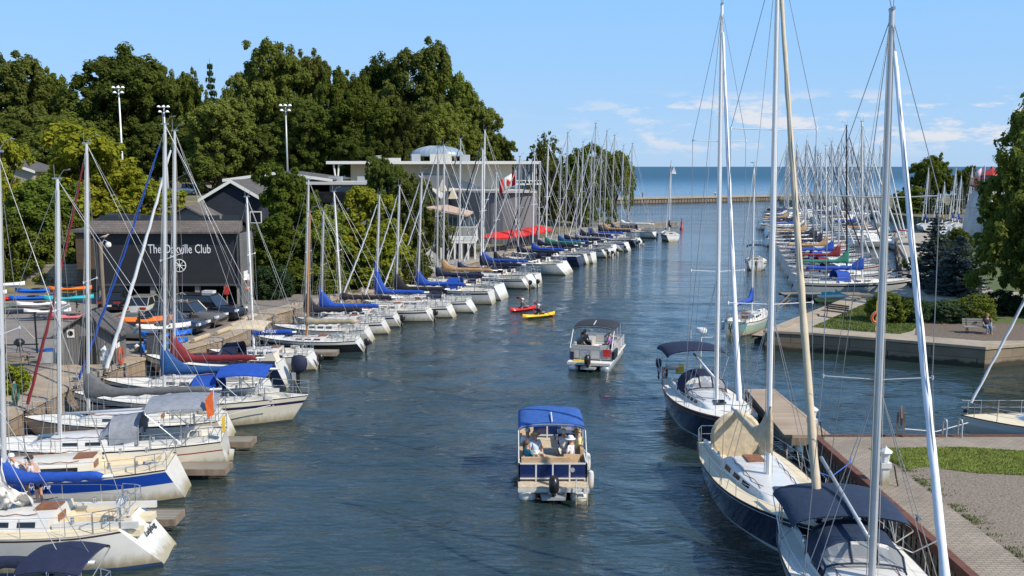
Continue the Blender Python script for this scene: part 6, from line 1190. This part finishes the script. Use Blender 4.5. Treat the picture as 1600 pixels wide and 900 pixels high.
# lamps
def floodlight(lb,u,vt,y,n=5):
    z0=float(hillh(X(u,y),y)); zt=Zv(vt,y); r=thing('floodlight_pole',lb,'floodlight',(X(u,y),y,z0),0,'sports floodlight poles before the wood'); h=zt-z0; s=y/100*.52
    mb=MB(); mb.tube([(0,0,0),(0,0,h+.3)],[.24*s,.14*s],8); mb.build('pole',alud if u>300 else mastw,r,True)
    for k in range(2): 
        mb=MB(); mb.tube([(-1.1*s,0,h-k*1.0*s),(1.1*s,0,h-k*1.0*s)],.06*s,5); mb.build('crossarm',alud,r)
        for j in range(3 if k==0 else 2):
            x=(j-1)*.95*s if k==0 else (j-.5)*1.5*s; mb=MB(); mb.lathe([(.05*s,.30*s),(.22*s,.24*s),(.40*s,0),(.40*s,-.06*s),(.05*s,-.08*s)],(x,-.3*s,h-k*1.0*s+.12*s),10); mb.build('lamp_head',mat('lamp_white',(.8,.8,.78),.4),r,True)
floodlight('leftmost floodlight pole, in front of the tall round tree',197,138,105); floodlight('middle floodlight pole behind the twin masts',265,168,120); floodlight('right floodlight pole in front of the wood',452,166,135)
r=thing('street_lamp','wooden lamp post with a white globe and a gull on top near the clubhouse sign','street lamp',(-26.9,60.5,1.5)); mb=MB(); mb.tube([(0,0,0),(0,0,5.6)],.13,8); mb.build('post',woodp,r); mb=MB(); mb.tube([(0,0,5.3),(.25,0,5.75),(.5,0,5.6)],.035,5); mb.build('arm',alud,r); mb=MB(); mb.lathe([(.03,-.2),(.17,-.12),(.2,0),(.15,.14),(.03,.2)],(.52,0,5.42),10); mb.build('globe',white,r,True)
r=thing('gull','white and grey gull perched on the wooden lamp post','gull',(-26.6,60.5,7.3),R(20)); mb=MB(); mb.tube([(-.26,0,.10),(-.12,0,.13),(.05,0,.17),(.15,0,.22),(.18,0,.29),(.24,0,.29),(.29,0,.28)],[.02,.065,.085,.055,.045,.03,.008],8); mb.build('body',white,r,True)
for s_ in(-1,1): mb=MB(); mb.tube([(.08,s_*.06,.18),(-.08,s_*.08,.17),(-.3,s_*.03,.11)],[.03,.055,.01],6,flat=.4); mb.build('wing',alud,r,True); mb=MB(); mb.tube([(0,s_*.03,.1),(0,s_*.03,0)],.008,4); mb.build('leg',orak,r)
# life rings
def ring(lb,x,y,z_,rz,pole=None,parent=None):
    r=thing('life_ring',lb,'life ring',(x,y,z_),rz); mb=MB(); n_=24; mb.loft([[( .0+.06*math.cos(b_*math.pi/3),(.33+.075*math.sin(b_*math.pi/3))*math.cos(a*2*math.pi/n_),(.33+.075*math.sin(b_*math.pi/3))*math.sin(a*2*math.pi/n_)) for b_ in range(6)] for a in range(n_+1)],True,False,0); mb.build('ring',mat('ring_orange',(.62,.10,.025),.5),r,True)
    mb=MB(); mb.tube([(.02,.44*math.cos(a*2*math.pi/16),.44*math.sin(a*2*math.pi/16)) for a in range(17)],.014,4); mb.build('grab_rope',white,r); return r
ring('orange life ring on the dark clubhouse side wall corner',-20.42,70.9,3.0,R(-40)); 
for i in range(2): mb=MB(); mb.box((-20.42+i*.02,70.45+i*.5,3.85),(.04,.3,.45),rz=R(-20)); o=mb.build('notice_board',white); tag(o,['left white notice above the clubhouse life ring','right white notice above the clubhouse life ring'][i],'notice')
ring('orange life ring on the yellow post at the island edge',24.0,60.2,2.15,R(-90))
r=thing('life_ring_post','yellow post carrying the life ring at the island edge','post',(24.0,60.3,1.2)); mb=MB(); mb.box((0,0,1.0),(.11,.05,2.1)); mb.build('post',mat('yellow_paint',(.75,.45,.02),.5),r)
ring('orange life buoy on the stern rail of the near marina yacht',27.0,86.2,2.2,R(180))
r=thing('fire_cabinet','small red fire cabinet inside the garage right end','cabinet',(-21.6,69.6,2.2)); mb=MB(); mb.box((0,0,.5),(.35,.2,.6)); mb.build('cabinet_body',redp,r); mb=MB(); mb.tube([(0,.05,-.65),(0,.05,.9)],.05,6); mb.build('post',woodp,r)
# benches on the island
def bench(lb,x,y,rz,m,g='park benches on the island'):
    r=thing('park_bench',lb,'bench',(x,y,1.2),rz,g); mb=MB()
    for i in range(4): mb.box((0,-.2+i*.13,.45),(1.9,.11,.04))
    mb.build('seat',m,r); mb=MB()
    for i in range(3): mb.box((0,.27+i*.03,.60+i*.14),(1.9,.04,.11))
    mb.build('backrest',m,r)
    for s_ in(-.7,.7): mb=MB(); mb.tube([(s_,-.2,0),(s_,0,.43)],.035,5); mb.tube([(s_,.2,0),(s_,.22,.43),(s_,.33,.92)],.03,5); mb.tube([(s_,-.22,.43),(s_,.25,.43)],.03,5); mb.build('leg',black,r)
bench('empty dark slatted bench on the island lawn edge',23.2,66.0,R(-50),mat('bench_brown',(.06,.04,.03),.7)); bench('pale slatted bench with a seated person beside the shrubs',30.4,59.6,R(-6),mat('bench_grey',(.26,.24,.21),.8)); bench('third bench further back at the right edge of the island',38.5,67.5,R(-10),mat('bench_pale',(.42,.40,.36),.8))
person('person in dark sweatshirt and blue jeans sitting on the pale bench',(30.85,59.5,1.62),R(-96),shirt=mat('dark_sweatshirt',(.025,.025,.03),.8),pants=mat('blue_jeans',(.16,.22,.30),.8),hair=(.25,.13,.06))
# quay furniture right
r=thing('signboard','brown wooden sign on posts at the pond edge','sign',(15.6,36.2,1.2),R(70)); mb=MB(); mb.box((.0,0,.9),(.75,.06,.42),tilt=-.5); mb.build('board',mat('brown_wood',(.17,.09,.05),.8,var=.2),r)
for s_ in(-.12,.12): mb=MB(); mb.box((.1,s_,.5),(.08,.08,1.0)); mb.build('post',woodp,r)
r=thing('dock_ladder','pair of steel ladder handrails at the pond edge','ladder',(17.4,36.35,1.2))
for s_ in(0,.62): mb=MB(); mb.tube([(s_,-.25,0),(s_,-.25,.6),(s_,-.18,.72),(s_,-.02,.72),(s_,.06,.6),(s_,.12,-.6)],.035,7); mb.build('handrail',alud,r,True)
mb=MB(); mb.tube([(0,.12,-.2),(.62,.12,-.2)],.03,5); mb.tube([(0,.12,-.5),(.62,.12,-.5)],.03,5); mb.build('rung',alud,r)
r=thing('gangway_railing','brown handrail frame at the island quay tip','railing',(20.6,69.4,1.2),R(48))
mb=MB(); mb.tube([(-1.2,0,0),(-1.2,0,.4),(1.0,0,1.2),(1.0,0,0)],.045,5); mb.tube([(0,0,0),(0,0,.8)],.04,5); mb.tube([(-1.0,.0,.25),(1.0,0,.7)],.03,4); mb.build('handrail',woodp,r)
r=thing('mooring_cleat','steel mooring cleat on the steel quay edge','cleat',(12.1,26.5,1.53)); mb=MB(); mb.tube([(0,-.18,.12),(0,-.1,.14),(0,.1,.14),(0,.18,.12)],.03,6); mb.box((0,0,.06),(.1,.14,.12)); mb.build('cleat_body',steel,r)
for lb,pts in(('blue mooring line from the beige covered yacht to the steel edge',[(10.6,31.5,1.4),(11.3,31.7,1.1),(12.1,32.1,1.5),(12.2,32.3,1.6)]),('white mooring line from the foreground yacht to the steel edge',[(10.9,25.3,1.3),(11.4,25.2,1.1),(12.1,25.0,1.6)]),('white mooring line from the cream bow to the pond edge',[(19.2,38,1.3),(17.5,37.2,1.15),(15.8,36.4,1.5)]),('grey mooring line from the double ended boat to the finger dock',[(-11.2,42.0,1.0),(-12.5,41.6,.8),(-13.5,41.4,.55)])):
    mb=MB(); mb.tube(pts,.02,5); o=mb.build('mooring_line',bluk if lb.startswith('blue') else white,None,True); tag(o,lb,'rope')
# jet ski, buoy, swim float
r=thing('jet_ski','white and turquoise jet ski on the finger dock float','jet ski',(28.6,81.9,.3),R(-5)); r.scale=(.85,)*3; mb=MB(); mb.loft([[(x,-w,0),(x,-w*1.05,h*.5),(x,-w*.4,h),(x,w*.4,h),(x,w*1.05,h*.5),(x,w,0)] for x,w,h in((-1.6,.45,.35),(-.8,.55,.42),(.2,.55,.5),(1.0,.4,.5),(1.7,.06,.4))],True,True,0); mb.build('hull',white,r,True); mb=MB(); mb.loft([[(x,-.22,.35),(x,-.17,h),(x,.17,h),(x,.22,.35)] for x,h in((-1.2,.7),(-.4,.78),(.1,.66),(.3,.95),(.9,.6),(1.4,.45))],True,True,0); mb.build('seat_and_cowl',trk,r,True); mb=MB(); mb.tube([(.25,-.38,1.0),(.3,0,.98),(.25,.38,1.0)],.03,5); mb.build('handlebar',black,r); mb=MB(); mb.box((0,0,-.12),(3.6,1.5,.2)); mb.build('float',mat('lime_float',(.45,.5,.15),.6),r)
r=thing('channel_buoy','small red channel buoy beyond the lone sailboat','buoy',(X(1065,178),178,0)); mb=MB(); mb.lathe([(.35,-.3),(.38,.3),(.2,.5),(.18,1.4),(.02,1.8)],n=10); mb.build('float',redp,r,True); mb=MB(); mb.lathe([(.10,1.8),(.10,2.0)],n=8); mb.build('light',black,r)
# flags
def flag(lb,x,y,z0,h,w,m,canada=True,g=None,pole=True):
    r=thing('flag',lb,'flag',(x,y,z0),0,g)
    if pole: mb=MB(); mb.tube([(0,0,0),(0,0,h)],.06,6); mb.build('pole',mastw,r)
    rows=[]
    for j in range(9):
        q=j/8; rows.append([(w*q*.75*-1,.18*math.sin(q*7)+.0,h-.1-hh*w*.6-.55*w*q*.8) for hh in(0,.5,1)])
    for a,b_,mt in((0,2,redu),(2,6,white),(6,8,redu)) if canada else ((0,8,m),):
        mb=MB(); mb.loft(rows[a:b_+1],False,False,0); o=mb.build('flag_band',mt,r,True); s_=o.modifiers.new('t','SOLIDIFY'); s_.thickness=.01
    if canada: 
        c=rows[4][1]; mb=MB(); pts=[]; 
        for a in range(22): rad=(.2,.11)[a%2]*w*.9*(1.1 if a in(5,6) else 1); pts.append((c[0]+rad*math.cos(a*math.pi/11),rad*math.sin(a*math.pi/11)+c[2]))
        mb.add([(p[0],c[1]-.07-.2*(p[0]-c[0])*0,p[1]) for p in pts]+[(p[0],c[1]-.05,p[1]) for p in pts],[tuple(range(22)),tuple(range(43,21,-1))]+[(i,(i+1)%22,22+(i+1)%22,22+i) for i in range(22)]); mb.build('maple_leaf',redu,r)
flag('red and white maple leaf flag before the yacht club balcony',X(806,122),122,1.5,Zv(266,122)-1.5,2.9,None)
flag('small flag flying above the lighthouse',X(1533,120),120,1.2,Zv(258,120)-1.2,1.6,mat('pale_flag',(.6,.45,.5),.8),canada=False)
# lettered board on the bank
r=thing('signboard','white lettered board on a post at the foot of the club terrace','sign',(X(672,88),88,1.3)); mb=MB(); mb.prism([(-.75,-.03),(.75,-.03),(.75,.03),(-.75,.03)],.6,2.2); mb.add([(-.75,-.03,2.2),(.75,-.03,2.2),(0,-.03,2.9),(-.75,.03,2.2),(.75,.03,2.2),(0,.03,2.9)],[(0,1,2),(5,4,3)]); mb.build('board',white,r); mb=MB(); mb.tube([(0,.08,-.3),(0,.08,2.3)],.07,6); mb.build('post',woodp,r)
for i,t_ in enumerate('ICE'): text(t_,.55,redp,r,(0,-.045,1.95-i*.5),(R(90),0,0),name='lettering')
# rocks of the bank, pallets, upturned dinghies at the water edge
mb=MB(); g=random.Random(2)
for k in range(230):
    y=g.uniform(70,92); d=g.uniform(-.6,1.8); x=bank(y)-d+.5; s_=g.uniform(.15,.45); a=g.uniform(0,3)
    c=Vector((x,y,.2+1.3*max(0,min(1,(d+.6)/1.6)))); V=[c+Vector((g.uniform(.6,1)*s_*X_,g.uniform(.6,1)*s_*Y_,g.uniform(.5,.9)*s_*Z_)) for X_,Y_,Z_ in((1,0,0),(0,1,0),(-1,0,0),(0,-1,0),(0,0,1),(0,0,-1))]
    mb.add(V,[(0,1,4),(1,2,4),(2,3,4),(3,0,4),(1,0,5),(2,1,5),(3,2,5),(0,3,5)])
tag(mb.build('rocks',mat('bank_rock',(.26,.22,.17),.95,var=.3,scale=2)),'pale rocks along the waterline below the bank trees','rocks',kind='stuff')
# people on breakwater
for i,(u,lb) in enumerate(((1003,'dark clothed person standing on the left part of the breakwater'),(1140,'first of the people on the breakwater behind the tall masts'),(1116,'person in pale clothes on the breakwater left of the tall masts'))):
    t_=(X(u,305)-22)/(90) ; y=292+48*max(0,min(1,t_)); person(lb,(X(u,y),y,2.0),R(-90),pose='stand',shirt=[drk,redu,whc][i],pants=drk,scale=1.0)

for o in bpy.data.objects:
    if not o.parent and len(o.get('label','x').split())>16: print('LONG',o['label'])
